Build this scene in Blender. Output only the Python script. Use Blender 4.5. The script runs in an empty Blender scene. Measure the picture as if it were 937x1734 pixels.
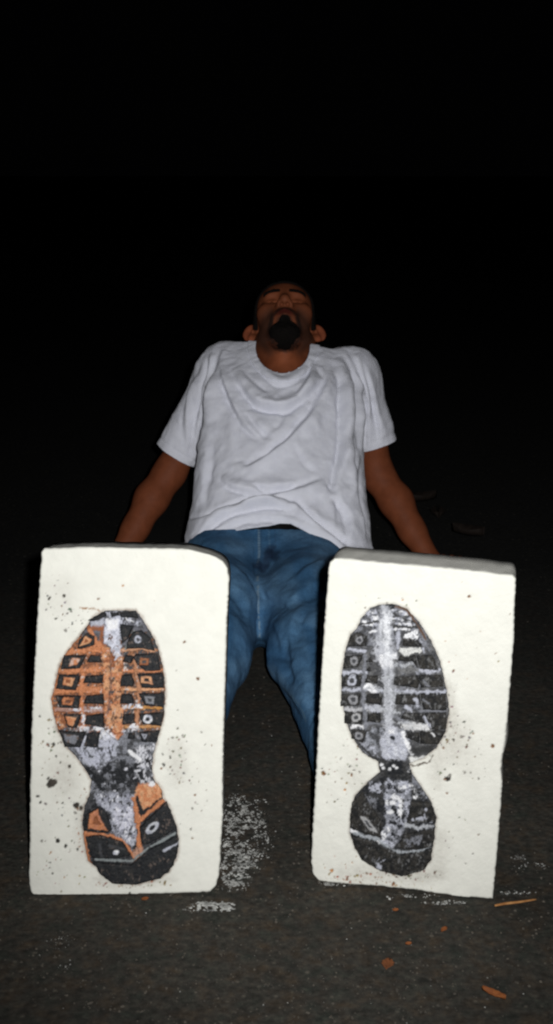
import bpy, bmesh, math, random
import numpy as np
import time; _T0 = time.time()
from mathutils import Vector, Matrix

# ------------------------------------------------------------------ camera
S = bpy.context.scene
COL = S.collection
F, W0, H0 = 2200.0, 937.0, 1734.0
CAMZ, PITCH = 1.06, math.radians(15.0)
cd = bpy.data.cameras.new('camera'); cam = bpy.data.objects.new('camera', cd); COL.objects.link(cam)
cd.sensor_fit = 'VERTICAL'; cd.sensor_height = 24.0; cd.lens = 24.0*F/H0
cd.clip_start = 0.05; cd.clip_end = 500
cam.location = (0, 0, CAMZ); cam.rotation_euler = (math.pi/2-PITCH, 0, 0)
S.camera = cam

# ------------------------------------------------------------------ night sky
w = bpy.data.worlds.new('World'); S.world = w; w.use_nodes = True
wb = w.node_tree.nodes['Background']
wb.inputs[0].default_value = (0.0004, 0.0004, 0.00045, 1); wb.inputs[1].default_value = 1.0

# ------------------------------------------------------------------ the camera's flash
fl = bpy.data.lights.new('camera_flash', 'SPOT'); flo = bpy.data.objects.new('camera_flash', fl); COL.objects.link(flo)
fl.energy = 235; fl.shadow_soft_size = 0.012
fl.spot_size = math.radians(82); fl.spot_blend = 1.0
flo.location = (0.052, 0.0, CAMZ+0.035)
flo.scale = (0.66, 1.0, 1.0)      # the tall narrow beam of a camera held upright
flo.rotation_euler = (Vector((0.08, 3.2, 0.56))-flo.location).to_track_quat('-Z', 'Y').to_euler()

S.view_settings.view_transform = 'Standard'; S.view_settings.look = 'None'
S.view_settings.exposure = 0.0; S.view_settings.gamma = 1.0
S.render.engine = 'CYCLES'; S.cycles.pixel_filter_type = 'BLACKMAN_HARRIS'; S.cycles.filter_width = 2.3

# ------------------------------------------------------------------ projection helpers (photo pixels, 937 x 1734)
FV = np.array([0, math.cos(PITCH), -math.sin(PITCH)]); UV = np.array([0, math.sin(PITCH), math.cos(PITCH)])
RV = np.array([1.0, 0, 0]); CP = np.array([0, 0, CAMZ])
def ray(px, py): return FV + RV*((px-W0/2)/F) - UV*((py-H0/2)/F)
def at_y(px, py, y):
    d = ray(px, py); return CP + d*(y/d[1])
def at_ground(px, py, z=0.0):
    d = ray(px, py); return CP + d*((z-CAMZ)/d[2])
def to_px(P):
    q = P-CP; d = q@FV
    return np.stack([W0/2+F*(q@RV)/d, H0/2-F*(q@UV)/d], -1)

# ------------------------------------------------------------------ numpy noise
def _hash(ix, iy, iz, seed):
    h = (ix.astype(np.int64)*374761393 + iy.astype(np.int64)*668265263 + iz.astype(np.int64)*2147483647 + seed*974711) & 0xffffffff
    h = ((h ^ (h >> 13))*1274126177) & 0xffffffff
    h = ((h ^ (h >> 15))*2246822519) & 0xffffffff
    return ((h ^ (h >> 16)) & 0xffff)/65535.0
def noise(P, scale=1.0, seed=0):
    """value noise 0..1 on (N,2) or (N,3)"""
    P = np.asarray(P, float)*scale
    if P.shape[1] == 2: P = np.concatenate([P, np.zeros((len(P), 1))], 1)
    i = np.floor(P).astype(np.int64); f = P-i; f = f*f*(3-2*f); r = 0
    for a in (0, 1):
        wx = f[:, 0] if a else 1-f[:, 0]
        for b in (0, 1):
            wy = f[:, 1] if b else 1-f[:, 1]
            for c in (0, 1):
                wz = f[:, 2] if c else 1-f[:, 2]
                r = r + wx*wy*wz*_hash(i[:, 0]+a, i[:, 1]+b, i[:, 2]+c, seed)
    return r
def fbm(P, scale, seed=0, octv=3):
    s = 0; a = 0.5; t = 0
    for o in range(octv):
        s = s + a*noise(P, scale*2**o, seed+o*17); t += a; a *= 0.5
    return s/t
def sstep(a, b, x):
    t = np.clip((x-a)/(b-a), 0, 1); return t*t*(3-2*t)

def seg_dist(P, pts):
    """distance, side sign and end parameter (0..1 along the line) to a polyline"""
    pts = np.asarray(pts, float); best = np.full(len(P), 1e9); sgn = np.ones(len(P)); par = np.zeros(len(P))
    L = np.r_[0, np.cumsum(np.linalg.norm(np.diff(pts, axis=0), axis=1))]
    for i in range(len(pts)-1):
        a, b = pts[i], pts[i+1]; ab = b-a; q = P-a
        tr = (q@ab)/max(ab@ab, 1e-9); t = np.clip(tr, 0, 1); d = np.linalg.norm(q-t[:, None]*ab, axis=1)
        m = d < best
        best[m] = d[m]; sgn[m] = np.sign(ab[0]*q[m, 1]-ab[1]*q[m, 0]); par[m] = (L[i]+t[m]*(L[i+1]-L[i]))/L[-1]
    return best, sgn, par
def poly_sd(P, pts):
    """signed distance to polygon, negative inside"""
    pts = np.asarray(pts, float); n = len(pts); d = np.full(len(P), 1e9); ins = np.zeros(len(P), bool)
    for i in range(n):
        a, b = pts[i], pts[(i+1) % n]; ab = b-a; q = P-a
        t = np.clip((q@ab)/max(ab@ab, 1e-9), 0, 1)
        d = np.minimum(d, np.linalg.norm(q-t[:, None]*ab, axis=1))
        c = (a[1] > P[:, 1]) != (b[1] > P[:, 1])
        if abs(ab[1]) > 1e-9: ins ^= c & (P[:, 0] < a[0]+(P[:, 1]-a[1])*ab[0]/ab[1])
    return np.where(ins, -d, d)
def smooth_line(pts, n=6, closed=False):
    """Catmull-Rom resample"""
    p = np.asarray(pts, float); out = []; m = len(p)
    for i in range(m if closed else m-1):
        g = (lambda k: p[k % m]) if closed else (lambda k: p[min(max(k, 0), m-1)])
        p0, p1, p2, p3 = g(i-1), g(i), g(i+1), g(i+2)
        for j in range(n):
            t = j/n
            out.append(0.5*((2*p1)+(-p0+p2)*t+(2*p0-5*p1+4*p2-p3)*t*t+(-p0+3*p1-3*p2+p3)*t**3))
    if not closed: out.append(p[-1])
    return np.array(out)

# ------------------------------------------------------------------ object helpers
def link_mesh(name, V, Fc, mat=None, parent=None, smooth=True, cols=None):
    me = bpy.data.meshes.new(name)
    V = np.asarray(V, np.float32)
    if isinstance(Fc, np.ndarray):
        k = Fc.shape[1]; nf = len(Fc)
        me.vertices.add(len(V)); me.vertices.foreach_set('co', V.ravel())
        me.loops.add(nf*k); me.loops.foreach_set('vertex_index', Fc.astype(np.int32).ravel())
        me.polygons.add(nf); me.polygons.foreach_set('loop_start', np.arange(0, nf*k, k, dtype=np.int32))
        me.update(calc_edges=True); me.validate()
    else:
        me.from_pydata(V.tolist(), [], Fc); me.update()
    if smooth: me.polygons.foreach_set('use_smooth', np.ones(len(me.polygons), bool))
    if cols is not None and len(cols) == len(me.vertices):
        at = me.color_attributes.new('paint', 'FLOAT_COLOR', 'POINT')
        at.data.foreach_set('color', np.concatenate([cols, np.ones((len(cols), 1))], 1).astype(np.float32).ravel())
    ob = bpy.data.objects.new(name, me); COL.objects.link(ob)
    if mat: me.materials.append(mat)
    if parent: ob.parent = parent
    return ob
def empty(name, loc=(0, 0, 0), M=None):
    o = bpy.data.objects.new(name, None); COL.objects.link(o); o.empty_display_size = 0.1
    if M is not None: o.matrix_world = M
    else: o.location = loc
    return o
def tag(o, label=None, cat=None, group=None, kind=None):
    if label: o['label'] = label
    if cat: o['category'] = cat
    if group: o['group'] = group
    if kind: o['kind'] = kind
    return o
def solidify(o, t, off=-1):
    m = o.modifiers.new('thickness', 'SOLIDIFY'); m.thickness = t; m.offset = off; m.use_rim = True

# ------------------------------------------------------------------ materials
def new_mat(name, rough=0.8, spec=0.3):
    m = bpy.data.materials.new(name); m.use_nodes = True
    nt = m.node_tree; b = nt.nodes['Principled BSDF']
    b.inputs['Roughness'].default_value = rough; b.inputs['Specular IOR Level'].default_value = spec
    return m, nt, b
def nd(nt, t, **kw):
    n = nt.nodes.new(t)
    for k, v in kw.items():
        if k in n.inputs: n.inputs[k].default_value = v
        else: setattr(n, k, v)
    return n
def ramp(nt, fac, stops):
    r = nt.nodes.new('ShaderNodeValToRGB'); e = r.color_ramp.elements
    while len(e) < len(stops): e.new(0.5)
    for k, (p, c) in enumerate(stops): e[k].position = p; e[k].color = (*c, 1)
    nt.links.new(fac, r.inputs[0]); return r.outputs[0]
def mixc(nt, a, b, fac, mode='MIX'):
    m = nt.nodes.new('ShaderNodeMix'); m.data_type = 'RGBA'; m.blend_type = mode
    for s, v in ((m.inputs[6], a), (m.inputs[7], b), (m.inputs[0], fac)):
        if isinstance(v, (tuple, list)): s.default_value = (*v, 1)
        elif isinstance(v, (int, float)): s.default_value = v
        else: nt.links.new(v, s)
    return m.outputs[2]
def coords(nt): return nt.nodes.new('ShaderNodeTexCoord').outputs['Object']
def tex(nt, v, scale, detail=3, kind='ShaderNodeTexNoise', rough=0.55):
    n = nt.nodes.new(kind); n.inputs['Scale'].default_value = scale
    if 'Detail' in n.inputs: n.inputs['Detail'].default_value = detail
    if 'Roughness' in n.inputs: n.inputs['Roughness'].default_value = rough
    nt.links.new(v, n.inputs['Vector']); return n.outputs[0]
def bump(nt, b, h, strength, dist):
    n = nt.nodes.new('ShaderNodeBump'); n.inputs['Strength'].default_value = strength; n.inputs['Distance'].default_value = dist
    nt.links.new(h, n.inputs['Height'])
    nt.links.new(n.outputs[0], b.inputs['Normal'])

def nd_color(nt, v, sc):
    return tex(nt, v, sc, 3, rough=0.6)
def mat_ground():
    m, nt, b = new_mat('asphalt', 0.92, 0.15); v = coords(nt)
    big = ramp(nt, tex(nt, v, 2.2, 4), [(0.3, (0.034, 0.031, 0.027)), (0.7, (0.058, 0.053, 0.046))])
    hue = ramp(nt, nd_color(nt, v, 30), [(0.3, (0.76, 0.90, 0.86)), (0.5, (1.0, 1.0, 0.97)), (0.7, (1.24, 1.04, 0.84))]); big = mixc(nt, big, hue, 1.0, 'MULTIPLY')
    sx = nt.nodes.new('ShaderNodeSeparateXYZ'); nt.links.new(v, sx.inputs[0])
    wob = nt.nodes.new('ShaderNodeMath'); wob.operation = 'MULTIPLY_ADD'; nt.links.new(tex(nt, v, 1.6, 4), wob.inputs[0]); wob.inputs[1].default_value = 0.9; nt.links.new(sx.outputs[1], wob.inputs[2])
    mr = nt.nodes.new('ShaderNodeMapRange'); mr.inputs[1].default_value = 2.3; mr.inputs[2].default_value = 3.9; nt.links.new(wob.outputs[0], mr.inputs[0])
    big = mixc(nt, big, (0.016, 0.016, 0.015), mr.outputs[0])      # flash falloff put into the colour: asphalt darkens farther back
    fine = ramp(nt, tex(nt, v, 90, 4, rough=0.75), [(0.32, (0.5, 0.5, 0.5)), (0.52, (0.95, 0.95, 0.95)), (0.74, (1.6, 1.58, 1.5))])
    c = mixc(nt, big, fine, 1.0, 'MULTIPLY')
    vo = nt.nodes.new('ShaderNodeTexVoronoi'); vo.inputs['Scale'].default_value = 95; nt.links.new(v, vo.inputs['Vector'])
    sp = ramp(nt, vo.outputs['Color'], [(0.80, (0, 0, 0)), (0.95, (1, 1, 1))])
    ds = ramp(nt, vo.outputs['Distance'], [(0.1, (1, 1, 1)), (0.42, (0, 0, 0))])
    c = mixc(nt, c, (0.11, 0.098, 0.08), mixc(nt, sp, ds, 1.0, 'MULTIPLY'))
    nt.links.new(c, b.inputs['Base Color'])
    mx = nt.nodes.new('ShaderNodeMath'); mx.operation = 'ADD'
    nt.links.new(tex(nt, v, 160, 4, rough=0.7), mx.inputs[0]); nt.links.new(vo.outputs['Distance'], mx.inputs[1])
    bump(nt, b, mx.outputs[0], 0.5, 0.002)
    return m
def mat_paint(name, bead=420, bs=0.35, rough=0.85, bd=0.0012):
    m, nt, b = new_mat(name, rough, 0.25); v = coords(nt)
    a = nt.nodes.new('ShaderNodeVertexColor'); a.layer_name = 'paint'
    var = ramp(nt, tex(nt, v, 35, 4), [(0.3, (0.93, 0.93, 0.93)), (0.7, (1.0, 1.0, 1.0))])
    nt.links.new(mixc(nt, a.outputs[0], var, 1.0, 'MULTIPLY'), b.inputs['Base Color'])
    bump(nt, b, tex(nt, v, bead, 3, rough=0.65), bs, bd)
    return m
def mat_shirt():
    m, nt, b = new_mat('white_cotton', 0.95, 0.1); v = coords(nt)
    c = ramp(nt, tex(nt, v, 60, 4), [(0.3, (0.695, 0.705, 0.785)), (0.7, (0.755, 0.765, 0.835))])
    nt.links.new(c, b.inputs['Base Color'])
    b.inputs['Sheen Weight'].default_value = 0.1
    bump(nt, b, tex(nt, v, 300, 4, rough=0.75), 0.6, 0.0016)
    return m
def mat_skin():
    m, nt, b = new_mat('skin', 0.62, 0.12); v = coords(nt)
    a = nt.nodes.new('ShaderNodeVertexColor'); a.layer_name = 'paint'
    var = ramp(nt, tex(nt, v, 40, 4), [(0.3, (0.8, 0.78, 0.76)), (0.7, (1.05, 1.05, 1.05))])
    nt.links.new(mixc(nt, a.outputs[0], var, 1.0, 'MULTIPLY'), b.inputs['Base Color'])
    bump(nt, b, tex(nt, v, 500, 3), 0.15, 0.001)
    return m
def mat_denim():
    m, nt, b = new_mat('blue_denim', 0.95, 0.1); v = coords(nt)
    a = nt.nodes.new('ShaderNodeVertexColor'); a.layer_name = 'paint'
    var = mixc(nt, ramp(nt, tex(nt, v, 55, 5, rough=0.7), [(0.3, (0.72, 0.74, 0.76)), (0.7, (1.12, 1.1, 1.08))]), ramp(nt, tex(nt, v, 420, 2, rough=0.7), [(0.3, (0.7, 0.72, 0.76)), (0.7, (1.28, 1.26, 1.22))]), 1.0, 'MULTIPLY')
    nt.links.new(mixc(nt, a.outputs[0], var, 1.0, 'MULTIPLY'), b.inputs['Base Color'])
    bump(nt, b, tex(nt, v, 600, 3, rough=0.7), 0.4, 0.001)
    return m
def mat_plain(name, c0, c1, scale, rough=0.85, bs=0.3, bd=0.002, spec=0.2):
    m, nt, b = new_mat(name, rough, spec); v = coords(nt)
    t = tex(nt, v, scale, 4)
    nt.links.new(ramp(nt, t, [(0.3, c0), (0.7, c1)]), b.inputs['Base Color'])
    bump(nt, b, t, bs, bd); return m
M_GROUND = mat_ground(); M_FOAM = mat_paint('painted_foam'); M_TREAD = mat_paint('painted_tread', 260, 0.5, 0.7, 0.0015)
M_SHIRT = mat_shirt(); M_SKIN = mat_skin(); M_DENIM = mat_denim()
M_HAIR = mat_plain('black_hair', (0.003, 0.003, 0.003), (0.009, 0.007, 0.006), 300, 0.9, 0.8, 0.004, 0.05)
M_WAIST = mat_plain('plain_black', (0.006, 0.006, 0.006), (0.014, 0.013, 0.013), 80, 0.6)
M_SHOE = mat_plain('dark_suede', (0.02, 0.018, 0.016), (0.04, 0.036, 0.03), 60, 0.8)
M_SOLE = mat_plain('grey_rubber', (0.12, 0.12, 0.12), (0.2, 0.2, 0.19), 60, 0.8)
M_CRUMB = mat_plain('foam_crumb', (0.10, 0.10, 0.095), (0.58, 0.58, 0.55), 55, 0.9)
M_GRIT = mat_plain('grit', (0.03, 0.028, 0.025), (0.12, 0.105, 0.085), 40, 0.9)
M_LEAF = mat_plain('dry_leaf', (0.14, 0.042, 0.014), (0.32, 0.11, 0.03), 90, 0.7, 0.4)
M_LEAF2 = mat_plain('old_leaf', (0.12, 0.04, 0.015), (0.22, 0.08, 0.03), 90, 0.75, 0.4)
M_TWIG = mat_plain('twig_bark', (0.25, 0.10, 0.03), (0.5, 0.26, 0.10), 60, 0.8)
M_FOLI = mat_plain('dark_foliage', (0.018, 0.03, 0.022), (0.025, 0.045, 0.03), 6, 0.8)
M_BARK = mat_plain('bark', (0.05, 0.04, 0.03), (0.1, 0.08, 0.06), 14, 0.9)

# ------------------------------------------------------------------ ground: one sheet
def build_ground():
    xs = np.unique(np.r_[np.linspace(-1.3, 1.3, 80), np.linspace(-60, 60, 25)])
    ys = np.unique(np.r_[np.linspace(0.4, 4.2, 110), np.linspace(-20, 120, 29)])
    X, Y = np.meshgrid(xs, ys); P = np.stack([X.ravel(), Y.ravel()], 1)
    near = sstep(9, 4, np.abs(P[:, 1]-2)+np.abs(P[:, 0]))
    Z = (fbm(P, 3.0, 5)-0.5)*0.008*near - 0.003
    V = np.c_[P, Z]; nx = len(xs); i = np.arange(len(ys)-1)[:, None]*nx+np.arange(nx-1)[None]
    Q = np.stack([i, i+1, i+nx+1, i+nx], -1).reshape(-1, 4)
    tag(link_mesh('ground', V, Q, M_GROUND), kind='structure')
build_ground()

# ------------------------------------------------------------------ foam blocks
BLACK, COAL, GREY = (0.010, 0.011, 0.013), (0.045, 0.046, 0.05), (0.16, 0.165, 0.185)
LIGHT, WHITE = (0.36, 0.37, 0.42), (0.66, 0.66, 0.67)
ORANGE, RUST, TAN = (0.45, 0.175, 0.078), (0.22, 0.075, 0.03), (0.52, 0.27, 0.14)
def zm(ox, oy, s): return lambda *pts: [(ox+x/s, oy+y/s) for x, y in pts]
def ell(cx, cy, rx, ry=None, rot=0, n=12):
    ry = ry or rx; c, s = math.cos(rot), math.sin(rot)
    return [(cx+rx*math.cos(a)*c-ry*math.sin(a)*s, cy+rx*math.cos(a)*s+ry*math.sin(a)*c) for a in np.linspace(0, 2*math.pi, n, endpoint=False)]

def swell(pts, d):
    a = np.asarray(pts, float); m = a.mean(0); v = a-m; return a+v/np.linalg.norm(v, axis=1)[:, None]*d

class Paint:
    """layers of brushed paint on a surface, given in photo pixels of the front face"""
    def __init__(self, base, seed): self.base = base; self.L = []; self.seed = seed
    def poly(self, pts, col, soft=1.2, warp=2.0, cover=1.0, grain=0.18, h=0.0, col2=None): self.L.append(('p', pts, col, soft, warp, cover, grain, h, 0, col2))
    def line(self, pts, col, wd, soft=1.2, warp=2.0, cover=1.0, grain=0.18, h=0.0, col2=None): self.L.append(('l', pts, col, soft, warp, cover, grain, h, wd, col2))
    def eval(self, P):
        n = len(P); C = np.tile(np.array(self.base, float), (n, 1)); Hh = np.zeros(n)
        w1 = np.stack([fbm(P, 0.12, self.seed+1)-0.5, fbm(P, 0.12, self.seed+2)-0.5], 1)*2
        w2 = np.stack([noise(P, 0.45, self.seed+3)-0.5, noise(P, 0.45, self.seed+4)-0.5], 1)
        g = {}
        for k, (t, pts, col, soft, warp, cover, grain, h, wd, col2) in enumerate(self.L):
            pa = np.asarray(pts, float); lo = pa.min(0)-wd-soft*2-warp*2-3; hi = pa.max(0)+wd+soft*2+warp*2+3
            idx = np.where(((P >= lo) & (P <= hi)).all(1))[0]
            if not len(idx): continue
            q = P[idx]+warp*(w1[idx]+w2[idx])
            d = poly_sd(q, pa) if t == 'p' else seg_dist(q, pa)[0]-wd*(0.55+0.9*noise(q, 0.16, self.seed+k))/2
            m = 1-sstep(-soft, soft, d)
            if cover < 0: m = m*-cover*(0.5+1.0*fbm(P[idx], 0.25, self.seed+81))
            elif cover < 1:
                gn = 0.65*fbm(P[idx], 0.15, self.seed+50+k, 3)+0.35*noise(P[idx]*np.array([1, 0.6]), 0.45, self.seed+90+k)
                m = m*(1-sstep(cover-0.10, cover+0.10, gn+(0.5-cover)*0.0))
            c = np.tile(np.array(col), (len(idx), 1))
            if col2 is not None:
                f = sstep(0.35, 0.65, fbm(P[idx], 0.17, self.seed+33+k))[:, None]; c = c*(1-f)+np.array(col2)*f
            c = c*(1+grain*2*(noise(P[idx], 0.8, self.seed+7+k)-0.5)[:, None])
            C[idx] = C[idx]*(1-m[:, None])+c*m[:, None]; Hh[idx] += h*m
        return np.clip(C, 0.003, 0.9), Hh

class Block:
    def __init__(s, name, xl, xr, yt, yb, bl, br, lean, thick, seed):
        """bl, br: photo pixels of the two bottom front corners on the ground"""
        a, b = at_ground(*bl), at_ground(*br)
        ex = (b-a)/np.linalg.norm(b-a); back = np.array([-ex[1], ex[0], 0])
        ez = np.array([0, 0, 1.0])*math.cos(lean)+back*math.sin(lean); ey = np.cross(ez, ex)
        s.o = (a+b)/2; s.ex, s.ey, s.ez = ex, ey, ez
        M = Matrix.Identity(4)
        for i in range(3): M[i][0], M[i][1], M[i][2], M[i][3] = ex[i], ey[i], ez[i], s.o[i]
        s.root = empty(name, M=M); s.xl, s.xr, s.yt, s.yb, s.t, s.seed = xl, xr, yt, yb, thick, seed
    def loc(s, P):
        """photo pixels on the front face -> local (x, z) metres"""
        P = np.asarray(P, float)
        D = FV + RV*((P[:, :1]-W0/2)/F) - UV*((P[:, 1:2]-H0/2)/F)
        k = ((s.o-CP)@s.ey)/(D@s.ey); Q = CP+D*k[:, None]-s.o
        return np.stack([Q@s.ex, Q@s.ez], 1)
    def slab(s, paint, dent=None):
        nu, nv = 190, 330
        tt = np.linspace(0, 1, nv)**1.0; ss = np.linspace(0, 1, nu)
        xl = np.interp(tt, *zip(*s.xl)); xr = np.interp(tt, *zip(*s.xr))
        j = lambda k, a, sc: a*(noise(np.c_[tt*sc, tt*0+k], 1.0, s.seed)-0.5)*2
        xl = xl+j(1, 0.7, 130)+j(2, 0.25, 30); xr = xr+j(3, 0.7, 130)+j(4, 0.25, 30)
        X = xl[:, None]+(xr-xl)[:, None]*ss[None]
        yt = np.interp(X, *zip(*s.yt)); yb = np.interp(X, *zip(*s.yb))
        yt = yt+0.5*(noise(np.c_[X.ravel()*0.13, X.ravel()*0], 1, s.seed+9)-0.5).reshape(X.shape)*2
        yb = yb+0.7*(noise(np.c_[X.ravel()*0.16, X.ravel()*0], 1, s.seed+10)-0.5).reshape(X.shape)*2
        Y = yt*(1-tt[:, None])+yb*tt[:, None]
        P = np.stack([X.ravel(), Y.ravel()], 1); L = s.loc(P)
        C, Hh = paint.eval(P)
        dep = (fbm(P, 0.05, s.seed+3)-0.5)*0.0013+(noise(P, 0.33, s.seed+4)-0.5)*0.0004 - Hh
        U, Vv = np.meshgrid(ss, tt); ed = np.minimum(np.minimum(U, 1-U)*nu, np.minimum(Vv, 1-Vv)*nv).ravel()
        dep = dep+np.where(ed < 0.5, 0.0020, np.where(ed < 1.5, 0.0005, 0))
        V = np.c_[L[:, 0], dep, np.maximum(L[:, 1], 0.0005)]
        i = np.arange(nv-1)[:, None]*nu+np.arange(nu-1)[None]
        Q = np.stack([i+nu, i+nu+1, i+1, i], -1).reshape(-1, 4)
        loop = np.r_[np.arange(nu), np.arange(1, nv)*nu+nu-1, (nv-1)*nu+np.arange(nu-2, -1, -1), np.arange(nv-2, 0, -1)*nu]
        Vs, Qs, Cs = [V], [Q], [C]; prev = loop; base = len(V); n = len(loop)
        cen = V[loop].mean(0)
        steps = [0.003, 0.010, 0.025, 0.045, s.t-0.006, s.t]
        for k, dp in enumerate(steps):
            R = V[loop].copy()
            if k >= 1:       # the cut sides are smoother than the crumbled front edge
                for _ in range(2+4*min(k, 3)): R = 0.25*np.roll(R, 1, 0)+0.5*R+0.25*np.roll(R, -1, 0)
            R[:, 1] = dp+(0.0015 if k < 1 else 0)
            jit = (noise(np.c_[R[:, 0]*90, R[:, 2]*90, np.full(n, dp*120)], 1, s.seed+20)-0.5)[:, None]*0.0014
            dirn = (R-cen); dirn[:, 1] = 0; dirn /= np.linalg.norm(dirn, axis=1)[:, None]+1e-9
            R = R+dirn*(0.0006 if k < len(steps)-1 else -0.003)+dirn*jit; R[:, 2] = np.maximum(R[:, 2], 0.0005)
            if dent is not None: R = dent(R, dp)
            Vs.append(R); Cs.append(np.tile(np.array([0.60, 0.59, 0.54]), (n, 1))*(0.85+0.3*noise(R*60, 1, s.seed+5))[:, None])
            cur = base+np.arange(n); nx = np.roll(np.arange(n), -1)
            Qs.append(np.stack([prev, prev[nx], cur[nx], cur], -1)); prev = cur; base += n
        Vs.append(np.array([[cen[0], s.t, cen[2]]])); Cs.append(np.array([[0.6, 0.59, 0.54]]))
        nx = np.roll(np.arange(n), -1)
        Qa = np.concatenate(Qs); fan = np.stack([prev, prev[nx], np.full(n, base)], -1)
        T = np.concatenate([Qa[:, [0, 1, 2]], Qa[:, [0, 2, 3]], fan])
        ob = link_mesh('foam_slab', np.concatenate(Vs), T, M_FOAM, s.root, True, np.concatenate(Cs))
        ob.data.set_sharp_from_angle(angle=math.radians(55))
        return ob
    def piece(s, name, pts, paint, h0, h1, soft, parent, step=1.0, rough=0.0008, mat=None, grow=0):
        """a moulded piece standing h1 proud of the front face, outline in photo pixels"""
        pts = np.asarray(pts, float); lo = pts.min(0)-2; hi = pts.max(0)+2
        xs = np.arange(lo[0], hi[0]+step, step); ys = np.arange(lo[1], hi[1]+step, step)
        X, Y = np.meshgrid(xs, ys); P = np.stack([X.ravel(), Y.ravel()], 1)
        wp = P+1.6*np.stack([noise(P, 0.25, s.seed+61)-0.5, noise(P, 0.25, s.seed+62)-0.5], 1)
        d = poly_sd(wp, pts)
        nx = len(xs); i = np.arange(len(ys)-1)[:, None]*nx+np.arange(nx-1)[None]
        T = np.concatenate([np.stack([i+nx, i+nx+1, i+1], -1).reshape(-1, 3), np.stack([i+nx, i+1, i], -1).reshape(-1, 3)])
        P, T = clip_tris(P, T, -d)
        if len(T) == 0: return None
        wp = P+1.6*np.stack([noise(P, 0.25, s.seed+61)-0.5, noise(P, 0.25, s.seed+62)-0.5], 1)
        d = poly_sd(wp, pts); C, Hh = paint.eval(P); L = s.loc(P)
        prof = np.sqrt(np.clip(1-(1-np.clip(-d/soft, 0, 1))**2, 0, 1))
        hh = h0+(h1-h0)*prof+Hh*np.clip(-d/2, 0, 1)+rough*2*(fbm(P, 0.3, s.seed+70)-0.5)*prof
        V = np.c_[L[:, 0], -hh, L[:, 1]]
        return link_mesh(name, V, T, mat or M_TREAD, parent, True, C)

def clip_tris(P, T, g):
    """keep the part of triangles where g > 0 (linear clipping)"""
    pos = g > 0; c = pos[T].sum(1)
    keep = T[c == 3]; cross = T[(c > 0) & (c < 3)]
    new, cache, tri = [], {}, []
    n0 = len(P)
    def cut(a, b):
        k = (a, b) if a < b else (b, a)
        if k not in cache:
            t = g[a]/(g[a]-g[b]); t = min(max(t, 0.02), 0.98); cache[k] = n0+len(new); new.append(P[a]+(P[b]-P[a])*t)
        return cache[k]
    for t in cross.tolist():
        out = []
        for k in range(3):
            a, b = t[k], t[(k+1) % 3]
            if pos[a]: out.append(a)
            if pos[a] != pos[b]: out.append(cut(a, b))
        for k in range(1, len(out)-1): tri.append((out[0], out[k], out[k+1]))
    if tri: keep = np.concatenate([keep, np.array(tri)])
    P2 = np.concatenate([P, np.array(new)]) if new else P
    used = np.unique(keep); remap = np.full(len(P2), -1); remap[used] = np.arange(len(used))
    return P2[used], remap[keep]

HALO = {21: [(110, 1310, 26, 40, 0.25), (300, 1290, 16, 40, 0.22), (228, 1490, 70, 10, 0.25), (100, 1010, 26, 30, 0.12), (105, 1230, 16, 40, 0.15), (140, 1400, 14, 50, 0.2)], 23: [(765, 1245, 26, 36, 0.3), (762, 1190, 10, 40, 0.25), (700, 1482, 55, 12, 0.3), (605, 1310, 22, 30, 0.14), (610, 1480, 40, 14, 0.2), (745, 1440, 16, 40, 0.2), (790, 1290, 26, 30, 0.12), (740, 1300, 14, 40, 0.2)]}
def foam_paint(seed, dots, smudges, box):
    p = Paint((0.69, 0.685, 0.62), seed); rng = random.Random(seed)
    for (x, y, r, kind) in dots:
        c = {'k': (0.02, 0.018, 0.015), 'b': (0.17, 0.075, 0.03), 'o': (0.36, 0.16, 0.05), 'g': (0.22, 0.21, 0.19)}[kind]
        p.poly(ell(x, y, r, r*rng.uniform(0.7, 1.3), rng.random()*3, 7), c, 0.7, 2.2, 1.0, 0.5, -0.0015)
    for (x, y, rx, ry, a) in HALO[seed]: p.poly(ell(x, y, rx, ry), (0.20, 0.165, 0.13), min(rx, ry)*0.9, 6, -a, 0.3)
    for (x, y, rx, ry, n, c, smax) in smudges:
        for _ in range(n):
            a = rng.random()*6.28; q = math.sqrt(rng.random()); r = 0.5+smax*rng.random()**2.5
            px, py = x+rx*q*math.cos(a), y+ry*q*math.sin(a)
            p.poly(ell(px, py, r, r*rng.uniform(0.6, 1.4), rng.random()*3, 6), tuple(v*rng.uniform(0.6, 1.6) for v in c), 0.7, 1.5, 1.0, 0.4, -0.001)
    return p

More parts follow.
